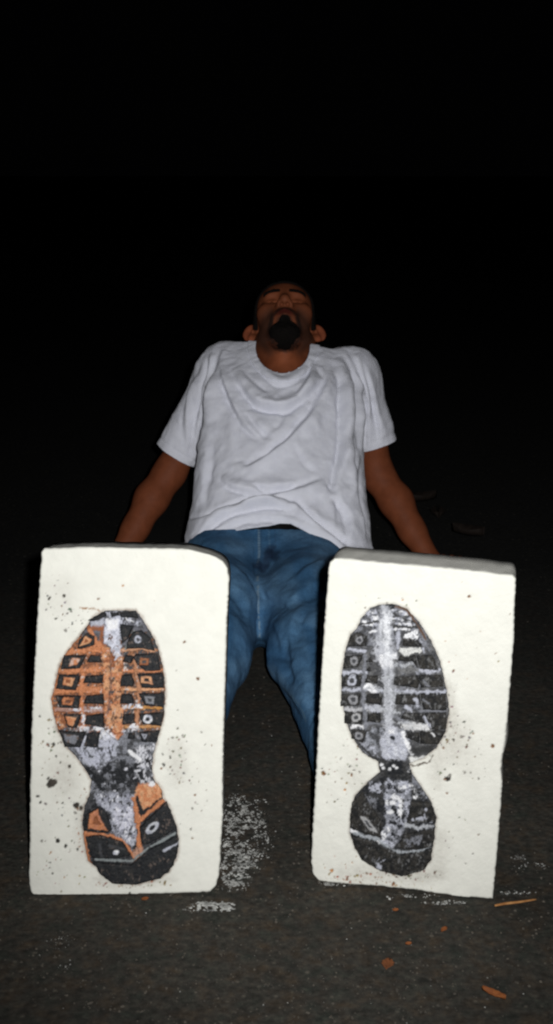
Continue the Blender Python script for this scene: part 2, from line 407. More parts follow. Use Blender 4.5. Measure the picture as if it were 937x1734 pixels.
def build_left():
    B = Block('foam_block',
        xl=[(0, 76), (0.008, 71), (0.12, 66), (0.3, 60), (0.46, 55), (0.63, 52), (0.97, 49.5), (0.99, 52), (1, 58)],
        xr=[(0, 318), (0.01, 344), (0.02, 364), (0.035, 378), (0.055, 385), (0.09, 388), (0.2, 384), (0.5, 379), (0.7, 376.5), (0.78, 377), (0.86, 374), (0.95, 371), (0.98, 367), (1, 356)],
        yt=[(70, 930), (150, 927), (318, 930), (390, 931)], yb=[(48, 1515), (64, 1518), (150, 1518), (330, 1512), (372, 1509)],
        bl=(50, 1515), br=(371, 1514), lean=math.radians(11), thick=0.10, seed=11)
    tag(B.root, 'upright white foam block bearing a giant shoe-sole print in black and orange', 'foam block', 'giant shoe-sole foam blocks')
    z = zm(40, 910, 2.532)
    D = [(110, 262, 9, 'k'), (170, 252, 9, 'k'), (165, 290, 5, 'b'), (320, 265, 5, 'b'), (138, 350, 5, 'k'), (170, 330, 4, 'b'), (205, 320, 5, 'k'), (182, 400, 9, 'g'), (208, 372, 4, 'k'),
         (425, 207, 5, 'o'), (690, 450, 7, 'b'), (750, 606, 10, 'b'), (655, 570, 4, 'g'), (120, 1055, 22, 'k'), (105, 1035, 10, 'k'), (62, 1108, 8, 'k'), (72, 1135, 7, 'k'), (98, 1143, 5, 'k'),
         (168, 1142, 7, 'k'), (225, 1150, 15, 'k'), (245, 1163, 11, 'k'), (220, 1180, 8, 'g'), (195, 985, 8, 'k'), (160, 965, 6, 'k'), (140, 938, 6, 'k'), (130, 890, 9, 'k'), (108, 890, 6, 'k'),
         (70, 768, 6, 'k'), (148, 1300, 12, 'k'), (178, 1325, 9, 'k'), (80, 1302, 8, 'g'), (116, 1352, 6, 'o'), (115, 1395, 5, 'k'), (125, 1440, 6, 'k'), (112, 1420, 5, 'k'), (232, 1340, 6, 'k'),
         (680, 850, 8, 'g'), (640, 860, 7, 'g'), (625, 945, 7, 'k'), (597, 930, 6, 'k'), (600, 975, 9, 'k'), (590, 990, 6, 'b'), (735, 1105, 6, 'b'), (720, 1165, 4, 'g'), (785, 1130, 4, 'g'), (760, 835, 5, 'g'),
         (718, 1250, 5, 'g'), (722, 1290, 5, 'b'), (808, 890, 4, 'b'), (662, 740, 5, 'g'), (780, 888, 4, 'g'), (455, 1525, 5, 'k'), (560, 270, 3, 'b'), (240, 1022, 4, 'b')]
    dots = [(40+x/2.532, 910+y/2.532, r/2.532*0.85, k) for x, y, r, k in D]
    dk = (0.10, 0.085, 0.07)
    sm = [(98, 1010, 24, 40, 20, dk, 1.5), (95, 1290, 34, 60, 46, (0.13, 0.09, 0.06), 2.0), (105, 1400, 38, 60, 36, dk, 1.5), (110, 1480, 50, 30, 22, (0.25, 0.15, 0.08), 1.3), (300, 1280, 20, 50, 46, (0.12, 0.095, 0.07), 2.0), (325, 1350, 26, 90, 18, dk, 1.2),
          (225, 1497, 70, 8, 60, (0.2, 0.10, 0.05), 1.6), (130, 1050, 26, 22, 26, dk, 1.8), (95, 1235, 22, 40, 26, (0.13, 0.09, 0.06), 1.8), (140, 1390, 10, 60, 30, (0.2, 0.1, 0.05), 1.6)]
    fp = foam_paint(21, dots, sm, None)
    out = z((350,313),(300,340),(265,388),(235,430),(195,478),(165,520),(148,570),(133,640),(118,690),(130,760),(150,830),(180,890),(225,940),(260,985),(290,1040),(285,1100),(262,1150),(253,1220),(260,1300),(275,1385),(310,1412),(340,1450),(400,1478),(480,1487),(560,1470),(622,1435),(658,1370),(667,1300),(657,1240),(632,1170),(600,1120),(592,1080),(560,1040),(552,1000),(557,930),(577,860),(602,770),(608,680),(605,590),(590,520),(565,440),(535,390),(505,340),(480,313))
    fp.line(out+[out[0]], (0.16, 0.085, 0.05), 5, 3.0, 1.0, -0.55, 0.4)
    a = z((240,300),(300,305),(330,312)); fp.line(a, (0.3, 0.16, 0.08), 2, 1.0)
    B.slab(fp)
    # painted sole
    p = Paint(COAL, 31); u = zm(80, 1020, 4.074); l = zm(80, 1250, 3.748)
    p.poly(u((0,150),(420,150),(420,880),(250,900),(0,900)), (0.20, 0.075, 0.035), 2, 3, 0.72, 0.4, 0, (0.36, 0.14, 0.06))
    p.poly(u((0,300),(250,300),(250,860),(0,860)), ORANGE, 2, 5, 0.43, 0.3, 0, TAN)
    p.poly(u((20,700),(250,700),(250,900),(60,900)), RUST, 3, 4, 0.5)
    p.poly(u((420,320),(850,300),(850,900),(420,900)), (0.20, 0.085, 0.04), 2, 3, 0.50, 0.3, 0, (0.3, 0.13, 0.06))
    p.poly(u((200,40),(720,40),(720,180),(560,300),(500,300),(260,230),(200,200)), COAL, 2, 3, 1.0, 0.5, 0, (0.10, 0.10, 0.115))
    p.poly(u((290,130),(390,110),(400,180),(290,185)), LIGHT, 2, 3, 0.6)
    p.poly(u((410,60),(510,50),(620,60),(640,140),(520,160),(420,110)), LIGHT, 1.5, 4, 0.47)
    p.line(u((520,120),(640,150)), LIGHT, 3, 1, 3, 0.55); p.line(u((540,100),(600,130)), WHITE, 2, 1, 3, 0.55)
    p.line(u((300,175),(390,180),(390,290)), RUST, 9, 2, 2)
    p.poly(u((0,860),(420,850),(800,880),(800,1018),(0,1018)), GREY, 3, 5, 0.6, 0.4, 0, COAL)
    # central rib
    p.poly(u((375,300),(520,320),(525,600),(530,900),(480,950),(400,880),(385,600)), ORANGE, 1.5, 2, 1.0, 0.25, 0.002, TAN)
    p.line(u((445,370),(440,600),(425,760)), (0.20, 0.10, 0.075), 4, 1.5, 2, 0.65); p.line(u((500,420),(515,600)), RUST, 3, 1.5, 2, 0.5)
    p.poly(u((400,120),(500,110),(510,250),(520,360),(470,400),(440,300),(390,280)), (0.55, 0.56, 0.63), 1.5, 3, 0.78, 0.2, 0.002, LIGHT)
    p.poly(u((410,115),(490,115),(490,180),(420,190)), WHITE, 3, 2, 0.8)
    p.poly(u((390,850),(450,870),(490,960),(480,1018),(390,1018)), (0.55, 0.56, 0.62), 2, 4, 0.75, 0.2, 0, WHITE)
    p.poly(u((0,180),(860,180),(860,900),(0,900)), (0.10, 0.05, 0.03), 2, 5, 0.37, 0.4); p.poly(u((0,300),(860,300),(860,1000),(0,1000)), COAL, 2, 6, 0.31, 0.4)
    # rib network between the lugs
    for ln, c, w_ in (((130,345),(330,320),(420,330)), ORANGE, 9), (((110,475),(390,455)), ORANGE, 8), (((70,610),(240,600),(390,605)), ORANGE, 9), (((60,735),(390,745)), (0.34,0.2,0.16), 6), \
        (((520,330),(660,310),(735,330)), (0.45,0.24,0.14), 6), (((530,470),(680,470),(810,465)), ORANGE, 5), (((520,595),(800,595)), TAN, 5), (((540,720),(790,725)), (0.40,0.19,0.05), 5), (((540,855),(780,855)), (0.42,0.21,0.08), 5), \
        (((600,370),(620,480),(640,600),(630,700),(620,860)), (0.36,0.17,0.09), 6), (((300,190),(340,260),(390,330)), ORANGE, 8), (((330,250),(330,310)), ORANGE, 6), (((250,470),(235,600),(240,720),(255,860)), ORANGE, 7), \
        (((545,320),(600,200)), (0.25,0.26,0.24), 3):
        p.line(u(*ln), c, w_, 1.2, 2, 0.8, 0.3, 0.0015)
    for ln, w_ in ((((190,735),(310,730),(370,720)), 6), (((540,715),(650,710)), 7), (((545,880),(620,850)), 9), (((270,870),(380,860)), 7), (((255,780),(240,880),(280,870)), 5), (((350,990),(385,880)), 5), (((260,960),(290,880)), 4)):
        p.line(u(*ln), (0.45, 0.46, 0.52), w_, 1.5, 3, 0.6, 0.2, 0, WHITE)
    p.line(u((60,380),(45,560),(25,680),(60,860)), ORANGE, 10, 2, 4, 0.7)
    p.poly(u((380,330),(520,330),(530,900),(390,900)), RUST, 2, 3, 0.36, 0.4); p.poly(u((0,330),(860,330),(860,950),(0,950)), (0.5,0.45,0.42), 2, 5, 0.27, 0.3)
    # waist of the sole
    p.poly(l((90,30),(700,-20),(680,180),(660,300),(560,360),(270,340),(230,180)), GREY, 3, 5, 0.9, 0.5, 0, COAL)
    p.poly(l((170,20),(450,0),(440,120),(330,200),(230,150)), (0.40, 0.41, 0.48), 3, 6, 0.55, 0.3, 0, LIGHT)
    p.poly(l((280,190),(680,120),(660,280),(500,330),(290,320)), BLACK, 2, 6, 0.46, 0.4)
    p.poly(l((430,180),(510,200),(500,290),(440,290)), BLACK, 1.5, 3, 1)
    p.poly(l((560,40),(700,20),(680,250),(600,300),(560,200)), (0.5,0.5,0.53), 3, 6, 0.47, 0.3); p.poly(l((215,150),(300,260),(300,340),(250,330)), LIGHT, 3, 5, 0.48)
    for cx, cy, rx, ry in ((300,235,30,24),(330,260,22,30),(465,250,34,38),(400,190,26,16),(480,150,24,18),(530,200,22,26),(570,160,20,14),(350,320,30,16),(420,300,20,14),(520,290,26,14),(600,230,18,26),(640,140,22,16),(280,190,16,14),(450,330,16,10)): p.poly(ell(80+cx/3.748, 1250+cy/3.748, rx/3.748, ry/3.748, cx*0.1, 8), BLACK, 1.2, 5, 0.85, 0.4)
    for cx, cy, r_ in ((500,190,3.5),(370,280,2.2),(430,330,2.5),(560,250,2.2),(610,180,2.4),(330,200,2.5)): p.poly(ell(80+cx/3.748, 1250+cy/3.748, r_, r_*0.7), (0.5,0.5,0.54), 1.2, 3)
    p.line(l((525,85),(590,130)), WHITE, 6, 1.5, 2); 0
    p.line(l((230,170),(320,240)), BLACK, 6, 2, 3); p.line(l((100,40),(240,180)), COAL, 6, 2, 3)
    # heel
    p.poly(l((230,590),(240,480),(290,360),(560,340),(740,300),(850,600),(700,900),(300,900)), COAL, 2, 2, 1, 0.4, 0, BLACK)
    p.poly(l((300,350),(560,345),(560,480),(585,620),(545,690),(480,640),(410,590),(400,470),(330,430)), LIGHT, 3, 5, 0.72, 0.4, 0, (0.24, 0.245, 0.29))
    p.poly(l((400,440),(540,420),(550,560),(470,590),(420,540)), (0.5, 0.5, 0.57), 3, 6, 0.55, 0.3)
    p.poly(l((300,340),(560,340),(590,700),(480,690),(390,480)), COAL, 2, 5, 0.40, 0.4); p.poly(l((300,340),(560,340),(590,700),(480,690),(390,480)), (0.6,0.6,0.64), 1.5, 4, 0.33, 0.3)
    p.poly(l((550,370),(575,290),(650,275),(710,290),(740,350),(670,430),(600,500),(560,520)), ORANGE, 2, 3, 1, 0.3, 0.001, TAN)
    p.poly(ell(80+665/3.748, 1250+285/3.748, 6, 4), WHITE, 1.5, 3); p.poly(ell(80+740/3.748, 1250+345/3.748, 5), BLACK, 1.2, 3)
    p.line(l((575,380),(600,480),(665,440),(700,400)), BLACK, 8, 1.2, 2)
    p.line(l((550,380),(575,500),(588,680),(600,730)), ORANGE, 7, 1.2, 2, 1, 0.3, 0.0015); p.line(l((575,530),(680,440),(770,365)), ORANGE, 6, 1.2, 2, 0.85, 0.3, 0.0015)
    p.line(l((225,600),(400,610),(490,650),(555,750)), ORANGE, 6, 1.2, 2, 0.85, 0.3, 0.0015); p.line(l((230,600),(245,700),(260,790)), ORANGE, 10, 2, 3, 0.75)
    p.poly(l((550,700),(610,690),(610,770),(550,790)), (0.40, 0.22, 0.15), 2, 4, 0.7)
    p.line(l((310,765),(540,775),(650,690),(810,600)), (0.20, 0.22, 0.22), 3.5, 1, 1.5, 0.8)
    # lugs
    lugs = []
    def lug(pts, col=BLACK, **k): pts = swell(pts, 1.3); lugs.append(pts); p.poly(pts, col, 0.8, 0.8, 1, 0.5, 0, (0.016, 0.017, 0.018)); p.poly(pts, (0.09, 0.07, 0.06), 1.2, 3, 0.30, 0.4)
    def stud(pts, c, c2=None, core=None, hole=None):
        p.poly(pts, c, 0.9, 1.2, 0.92, 0.3, 0.0012, c2)
        if core:
            m = np.mean(pts, 0); p.poly(m+(np.array(pts)-m)*0.45, core, 0.9, 1.0, 1, 0.3, -0.001)
    lug(u((215,312),(230,255),(280,212),(328,230),(328,288),(245,312))); stud(u((228,295),(268,225),(312,250),(300,275)), ORANGE, TAN, RUST)
    lug(u((100,455),(122,362),(272,362),(225,450))); stud(u((158,432),(175,375),(235,380),(215,425)), ORANGE, (0.5,0.36,0.3))
    lug(u((68,590),(90,495),(235,495),(200,600))); stud(u((112,562),(122,508),(195,515),(176,572)), ORANGE, TAN, RUST)
    lug(u((62,640),(237,638),(215,725),(95,718))); stud(u((105,695),(120,645),(195,650),(178,705)), ORANGE, RUST, (0.12,0.05,0.03))
    lug(u((118,768),(240,768),(205,860),(150,852))); stud(u((132,780),(208,785),(182,845),(150,832)), ORANGE, TAN)
    lug(u((88,880),(268,890),(230,992),(128,988))); stud(u((115,900),(225,910),(200,970),(140,960)), (0.12,0.085,0.07), GREY)
    for pts in (((280,408),(305,360),(368,362),(380,410)), ((255,550),(272,505),(388,493),(388,552)), ((258,692),(282,638),(392,628),(392,697)), ((263,832),(280,775),(392,763),(392,857)), ((262,985),(285,898),(365,890),(350,992)),
                ((525,405),(545,362),(602,370),(580,412)), ((508,572),(520,500),(582,493),(602,545),(590,570)), ((508,692),(520,628),(587,633),(602,692)), ((525,838),(530,770),(602,763),(607,825)), ((563,935),(568,898),(602,898),(608,932))):
        lug(u(*pts))
    lug(u((550,315),(568,250),(600,202),(650,193),(710,240),(742,330),(660,308))); stud(ell(80+630/4.074, 1020+250/4.074, 6.5), LIGHT, GREY, COAL)
    lug(u((602,380),(620,355),(762,350),(782,462),(680,467),(627,420))); stud(u((640,425),(648,375),(708,378),(702,425)), (0.26,0.12,0.06), RUST, COAL)
    lug(u((627,490),(800,483),(806,585),(660,582))); stud(u((648,545),(655,500),(722,505),(735,560)), (0.40,0.2,0.11), TAN, BLACK)
    lug(u((635,625),(806,618),(800,715),(680,703))); stud(u((675,638),(748,642),(738,692),(688,688)), GREY, (0.2,0.2,0.2), COAL)
    lug(u((640,765),(806,753),(785,845),(665,832))); stud(ell(80+697/4.074, 1020+797/4.074, 8), WHITE, LIGHT, BLACK)
    lug(u((640,890),(778,878),(752,955),(660,955))); stud(u((655,895),(698,900),(678,938)), LIGHT, GREY, COAL)
    lug(u((285,120),(400,60),(410,92),(330,125))); lug(u((505,62),(612,58),(630,105),(560,95),(515,100))); lug(u((440,70),(490,66),(500,88),(450,92))); lug(u((510,150),(600,160),(560,240),(520,280)))
    lug(l((238,580),(250,480),(340,428),(372,455),(412,570),(380,592))); stud(l((262,562),(278,470),(325,438),(345,510),(388,575)), ORANGE, (0.40,0.16,0.09), RUST)
    lug(l((248,618),(340,608),(480,650),(532,732),(440,752),(290,752))); stud(ell(80+440/3.748, 1250+715/3.748, 6, 4), LIGHT, WHITE); p.line(l((335,660),(350,740)), COAL, 5, 2); p.line(l((400,670),(490,690)), COAL, 4, 2)
    lug(l((602,662),(592,560),(690,462),(760,398),(812,562),(762,602),(642,662))); stud(ell(80+672/3.748, 1250+558/3.748, 14, 7.5, -0.75), (0.42,0.43,0.45), LIGHT, BLACK)
    lug(l((302,775),(540,792),(645,700),(740,655),(824,605),(832,680),(800,800),(720,880),(560,920),(420,912),(340,852))); p.line(l((750,705),(830,655)), LIGHT, 4, 1.2, 2, 0.7); p.line(l((540,830),(530,880)), (0.03,0.028,0.026), 3, 2)
    sp = B.piece('sole_print', out, p, 0.0002, 0.0035, 3.0, B.root, 1.0)
    for pts in lugs: B.piece('tread_lug', pts, p, 0.003, 0.0085, 3.2, sp, 1.0, 0.0006)
    return B

def build_right():
    B = Block('foam_block',
        xl=[(0, 566), (0.012, 559), (0.03, 556.5), (0.1, 553.5), (0.3, 546), (0.5, 540), (0.8, 531), (0.95, 527), (0.985, 530), (1, 540)],
        xr=[(0, 868), (0.01, 873), (0.2, 869.5), (0.4, 861), (0.48, 857), (0.53, 854), (0.56, 850), (0.6, 848.5), (0.64, 850), (0.8, 844), (0.97, 836), (1, 834)],
        yt=[(550, 945), (600, 949), (700, 958), (780, 965), (874, 976)], yb=[(526, 1487), (545, 1494), (640, 1501), (700, 1507), (775, 1519), (836, 1523)],
        bl=(530, 1492), br=(835, 1524), lean=math.radians(2.5), thick=0.08, seed=13)
    tag(B.root, 'upright white foam block bearing a giant shoe-sole print in black and grey only', 'foam block', 'giant shoe-sole foam blocks')
    D = [(685, 218, 6, 'b'), (620, 517, 6, 'b'), (850, 290, 4, 'b'), (92, 935, 12, 'b'), (85, 915, 6, 'k'), (200, 905, 6, 'k'), (215, 925, 6, 'g'), (205, 945, 7, 'b'), (240, 930, 6, 'g'), (160, 875, 5, 'g'), (178, 1008, 6, 'o'),
         (175, 828, 5, 'g'), (595, 960, 13, 'k'), (605, 945, 8, 'g'), (585, 965, 7, 'b'), (595, 1020, 6, 'b'), (582, 835, 8, 'b'), (620, 800, 6, 'k'), (655, 790, 8, 'g'), (700, 775, 5, 'b'), (780, 828, 9, 'b'), (712, 872, 4, 'b'), (750, 915, 4, 'g'),
         (665, 935, 7, 'g'), (690, 935, 6, 'g'), (720, 960, 6, 'g'), (715, 1185, 4, 'b'), (668, 1305, 5, 'g'), (125, 1330, 9, 'o'), (180, 1305, 5, 'o'), (210, 1300, 4, 'o'), (190, 1370, 7, 'b'), (200, 1385, 6, 'b'), (265, 1345, 7, 'b'), (300, 1360, 5, 'b'),
         (375, 1388, 7, 'b'), (310, 1385, 5, 'b'), (240, 1380, 5, 'b'), (545, 1120, 7, 'g'), (345, 75, 5, 'o'), (415, 235, 4, 'o'), (148, 1045, 4, 'g'), (105, 1055, 4, 'g'), (130, 1180, 3, 'g')]
    dots = [(510+x/2.403, 920+y/2.403, r/2.403*0.85, k) for x, y, r, k in D]
    dk = (0.10, 0.085, 0.07); br = (0.22, 0.10, 0.04)
    sm = [(590, 1310, 45, 60, 40, (0.16, 0.11, 0.06), 2.0), (765, 1265, 40, 60, 46, dk, 2.2), (600, 1490, 70, 12, 50, br, 2.0), (600, 1470, 60, 25, 30, br, 1.5), (700, 1500, 50, 18, 26, (0.25, 0.18, 0.1), 1.2), (780, 1340, 50, 130, 40, dk, 1.1),
          (755, 1180, 20, 80, 30, dk, 1.8), (650, 1020, 60, 12, 18, dk, 1.0), (700, 1480, 50, 10, 50, (0.09, 0.055, 0.03), 2.2), (790, 1080, 60, 100, 12, br, 1.0)]
    fp = foam_paint(23, dots, sm, None)
    z = zm(510, 920, 2.403)
    out = z((330,247),(282,263),(245,305),(228,345),(200,370),(178,445),(163,540),(165,620),(180,710),(205,785),(250,850),(312,887),(320,930),(270,972),(220,1028),(200,1100),(198,1175),(220,1240),(270,1300),(340,1335),(420,1352),(490,1333),(528,1290),(543,1200),(550,1110),(530,1050),(500,1005),(468,960),(450,930),(440,895),(500,872),(550,832),(590,765),(603,680),(592,590),(567,480),(532,400),(482,320),(430,265),(380,247))
    fp.line(out+[out[0]], (0.13, 0.085, 0.06), 4, 3.0, 1.0, -0.5, 0.4)
    fp.line(z((440,900),(470,905),(520,890),(535,860)), (0.12, 0.10, 0.08), 3, 1.0, 3, 0.8)
    def dent(R, dp):       # a bite knocked out of the right edge
        zz = R[:, 2]; k = np.exp(-((zz-0.245)/0.028)**2)*(R[:, 0] > 0.09)
        R = R.copy(); R[:, 0] += k*0.003*min(dp/0.02, 1); return R
    B.slab(fp, dent)
    p = Paint((0.06, 0.06, 0.062), 41); u = zm(560, 1010, 4.074); l = zm(560, 1250, 4.074)
    DK = (0.028, 0.028, 0.028)
    p.poly(u((60,40),(830,40),(830,1059),(60,1059)), (0.10, 0.10, 0.102), 2, 3, 0.6, 0.5, 0, COAL)
    p.poly(u((180,60),(640,60),(680,330),(150,340)), GREY, 3, 4, 0.62, 0.4, 0, COAL)
    for ln, w_ in ((((230,165),(330,140)), 6), (((260,110),(310,105)), 8), (((205,190),(320,185)), 5), (((430,90),(520,110)), 5), (((430,140),(560,155)), 5), (((450,185),(580,190)), 4), (((270,240),(330,230)), 4), (((430,215),(540,225)), 4)):
        p.line(u(*ln), WHITE, w_, 1.2, 3, 0.62, 0.2, 0.001, LIGHT)
    p.line(u((190,190),(330,165)), DK, 4, 1.2, 2, 0.7); p.line(u((440,120),(600,180)), DK, 5, 1.5, 3, 0.6); p.line(u((440,205),(600,205)), DK, 4, 1.2, 2, 0.6)
    p.line(u((380,65),(430,60)), BLACK, 10, 1.5, 2); p.line(u((450,65),(520,85),(590,170),(660,290)), (0.09, 0.05, 0.03), 3, 1.2, 1)
    # light central ridge
    p.poly(u((330,140),(430,100),(425,300),(455,380),(430,540),(440,700),(430,900),(370,960),(370,640),(345,480),(290,380),(320,280)), (0.40, 0.41, 0.44), 2.5, 5, 0.68, 0.3, 0.0015, (0.26, 0.265, 0.29))
    p.poly(u((335,400),(450,390),(430,480),(350,480)), WHITE, 3, 4, 0.72); p.poly(u((335,160),(420,130),(415,230),(345,240)), (0.55,0.56,0.58), 2, 3, 0.7); p.poly(u((360,270),(400,270),(400,310),(350,310)), WHITE, 2, 3, 0.7)
    p.line(u((400,480),(395,620),(400,740)), COAL, 5, 1.5, 3, 0.65); p.line(u((365,540),(375,760)), DK, 3, 1.2, 2, 0.6); p.line(u((430,560),(435,720)), DK, 3, 1.2, 2, 0.6); p.line(u((370,160),(360,300)), COAL, 3, 1.2, 2, 0.6); p.line(u((405,140),(400,240)), COAL, 3, 1.2, 2, 0.6)
    # ribs
    for ln, w_, c in ((((120,365),(240,370)), 6, LIGHT), (((85,520),(250,508)), 6, LIGHT), (((75,640),(250,640),(370,645)), 6, LIGHT), (((95,770),(250,775),(390,785)), 6, (0.36,0.36,0.37)), (((150,890),(240,885)), 7, WHITE), (((240,410),(235,520),(225,660),(235,790),(250,900)), 7, GREY), \
        (((490,375),(610,370)), 11, (0.5,0.5,0.48)), (((600,510),(750,505)), 7, LIGHT), (((560,440),(610,520)), 4, GREY), (((450,640),(620,655),(790,650)), 5, LIGHT), (((620,785),(795,785)), 4, GREY), (((510,890),(590,890),(680,900)), 11, (0.5,0.5,0.5)), (((480,440),(500,520)), 4, GREY), \
        (((470,250),(465,350)), 6, LIGHT), (((540,270),(600,250)), 13, WHITE), (((620,290),(650,380)), 3, LIGHT), (((260,610),(300,640)), 12, WHITE), (((250,760),(330,770)), 10, LIGHT), (((270,870),(370,860)), 6, GREY), (((420,810),(540,870)), 4, GREY), (((600,300),(690,360)), 4, GREY)):
        p.line(u(*ln), c, w_, 1.5, 3, 0.74, 0.3, 0.001)
    p.poly(u((470,590),(620,590),(620,640),(480,640)), GREY, 3, 5, 0.5); p.poly(u((490,730),(660,740),(640,790),(500,790)), GREY, 3, 5, 0.5); p.poly(u((470,470),(600,450),(600,510),(480,520)), (0.14,0.14,0.14), 3, 5, 0.55)
    p.line(u((385,90),(385,250),(395,400),(400,620),(405,800),(400,930)), (0.42,0.43,0.46), 17, 4, 4, -0.6, 0.3); p.line(u((390,110),(395,300),(395,430)), (0.6,0.61,0.63), 8, 3, 4, 0.62)
    for a in (((300,300),(430,290)), ((290,395),(350,420)), ((440,470),(560,450)), ((350,560),(430,545)), ((340,640),(470,655)), ((430,690),(560,660)), ((340,770),(480,800)), ((430,850),(560,880)), ((240,620),(330,625)), ((250,755),(340,760)), ((600,560),(700,545)), ((640,870),(740,860))): p.line(u(*a), (0.34,0.35,0.37), 5, 2, 5, 0.6, 0.3)
    # instep and waist
    p.poly(u((200,900),(560,900),(560,1059),(200,1059)), (0.24,0.25,0.28), 3, 5, 0.62, 0.4, 0, COAL)
    p.poly(u((390,890),(460,890),(540,1020),(520,1120),(360,1120),(340,1000)), (0.42,0.43,0.47), 3, 4, 0.72, 0.3, 0.001, LIGHT)
    p.line(u((500,930),(560,1080)), WHITE, 6, 1.5, 2, 0.8); p.poly(u((400,905),(440,905),(440,940),(400,940)), WHITE, 2, 2, 0.9); p.poly(ell(560+430/4.074, 1010+970/4.074, 5, 3.5, 0.4), BLACK, 1.2, 1)
    p.poly(l((200,20),(330,50),(330,130),(250,110)), GREY, 3, 4, 0.6, 0.4, 0, LIGHT); p.line(l((200,40),(320,140)), DK, 5, 1.5, 2)
    p.poly(l((380,40),(520,40),(530,130),(390,130)), (0.48,0.49,0.53), 3, 4, 0.75, 0.3, 0, LIGHT)
    p.poly(l((540,70),(700,40),(740,10),(700,90),(560,110)), DK, 2.5, 3, 0.85)
    p.poly(l((540,130),(700,110),(650,190),(560,210)), (0.6,0.6,0.58), 2, 3, 0.9)
    p.poly(l((320,140),(460,140),(560,180),(560,300),(400,300),(330,240)), DK, 2, 4, 0.62, 0.4)
    p.poly(l((385,170),(490,140),(510,260),(390,260)), BLACK, 2, 3, 0.75)
    for cx, cy in ((410, 205), (440, 185), (460, 200), (350, 175), (545, 220), (365, 200)): p.poly(ell(560+cx/4.074, 1250+cy/4.074, 3, 2.4), WHITE, 1.2, 2)
    # heel
    p.poly(l((100,640),(140,430),(240,320),(380,250),(560,230),(760,560),(700,900),(200,900)), (0.03, 0.03, 0.03), 3, 2, 1, 0.5, 0, BLACK)
    p.poly(l((390,280),(530,290),(560,380),(520,600),(440,750),(335,730),(380,600),(370,400)), GREY, 3, 5, 0.66, 0.5, 0, LIGHT)
    for a in (((470,330),(590,340),(590,390)), ((440,400),(500,430)), ((385,430),(430,440)), ((480,460),(490,520)), ((390,620),(380,680)), ((330,700),(380,760)), ((390,510),(430,500))):
        p.line(l(*a), WHITE, 7, 1.5, 4, 0.62)
    for a in (((400,320),(460,350)), ((440,480),(470,560)), ((410,570),(480,600)), ((430,650),(470,700)), ((510,480),(500,560))): p.line(l(*a), BLACK, 7, 1.5, 4, 0.6)
    p.poly(l((520,150),(640,250),(690,400),(640,430),(560,330)), GREY, 3, 5, 0.58, 0.4, 0, DK); p.poly(l((270,300),(350,300),(350,370),(290,370)), LIGHT, 2, 5, 0.55); p.poly(l((250,390),(320,410),(310,480),(260,460)), GREY, 2, 4, 0.5)
    p.line(l((130,625),(180,640)), WHITE, 5, 1.2, 2); p.line(l((170,650),(330,690),(420,770),(540,785),(690,735)), (0.30,0.32,0.34), 5, 1.5, 2, 0.75, 0.3, 0.001)
    p.line(l((520,590),(600,610),(700,595)), (0.34,0.35,0.37), 7, 1.5, 3, 0.72, 0.3, 0.001); p.line(l((530,560),(700,570)), LIGHT, 3, 1.2, 2, 0.5)
    lugs = []
    def lug(pts, col=BLACK): pts = swell(pts, 1.0); lugs.append(pts); p.poly(pts, (0.010,0.010,0.010), 1.0, 1.2, 1, 0.5, 0, (0.026,0.024,0.021)); p.poly(pts, (0.12, 0.12, 0.12), 1.5, 3, 0.33, 0.4)
    def ring(cx, cy, r, c=(0.22,0.22,0.23), zz=None, rr=None):
        q = ell(560+cx/4.074, (1010 if zz is None else zz)+cy/4.074, r, rr); p.poly(q, c, 1, 2, 0.8, 0.3, 0.001); m = np.mean(q, 0); p.poly(m+(np.array(q)-m)*0.5, COAL, 1, 1, 1, 0.3, -0.0008)
    lug(u((128,335),(138,270),(190,240),(252,270),(247,335))); ring(205, 292, 6.5)
    lug(u((88,492),(108,408),(227,398),(190,475))); ring(165, 435, 7)
    lug(u((78,610),(84,538),(217,538),(207,612))); ring(150, 570, 9, LIGHT)
    lug(u((74,748),(80,668),(207,663),(196,742))); ring(160, 700, 9)
    lug(u((98,865),(104,788),(222,788),(217,872))); ring(182, 822, 8, (0.3,0.3,0.3))
    lug(u((150,970),(150,905),(252,920),(222,1000))); ring(200, 950, 7)
    for pts in (((245,445),(278,412),(292,445)), ((240,585),(260,540),(327,543),(322,592)), ((248,725),(260,665),(357,668),(352,742)), ((255,852),(265,798),(342,798),(347,862)), ((250,505),(270,480),(285,510))): lug(u(*pts))
    lug(u((500,335),(510,282),(600,292),(642,342)))
    lug(u((470,435),(482,402),(585,402),(600,480),(560,440))); lug(u((595,402),(702,400),(745,500),(625,490)))
    lug(u((440,602),(447,548),(602,540),(612,585),(600,625))); lug(u((612,535),(768,535),(778,612),(625,620)))
    lug(u((450,735),(460,668),(610,670),(620,740))); lug(u((625,668),(792,663),(797,778),(645,772)))
    lug(u((490,835),(505,795),(640,800),(650,870),(600,850))); lug(u((655,800),(797,790),(797,912),(690,905)))
    lug(u((520,962),(535,925),(610,935),(610,1000))); lug(u((620,925),(690,915),(792,925),(742,1010),(625,1005)))
    p.line(u((650,830),(685,880)), LIGHT, 5, 1.2, 2, 0.75); p.line(u((640,700),(680,730)), GREY, 3, 1.2, 2, 0.7); p.line(u((590,700),(600,740)), LIGHT, 6, 1.2, 2, 0.8); p.line(u((520,750),(560,780)), LIGHT, 6, 1.2, 3, 0.7); p.line(u((700,930),(715,950)), WHITE, 4, 1.2, 2); p.line(u((640,570),(680,610)), GREY, 4, 1.2, 2, 0.7)
    lug(l((138,605),(150,440),(225,370),(290,470),(345,560),(352,672),(250,650))); q = l((205,520),(250,525),(335,640),(275,625)); p.poly(q, (0.30,0.30,0.30), 1, 2, 0.85, 0.3, 0.001); m = np.mean(q, 0); p.poly(m+(np.array(q)-m)*0.45, COAL, 1, 1)
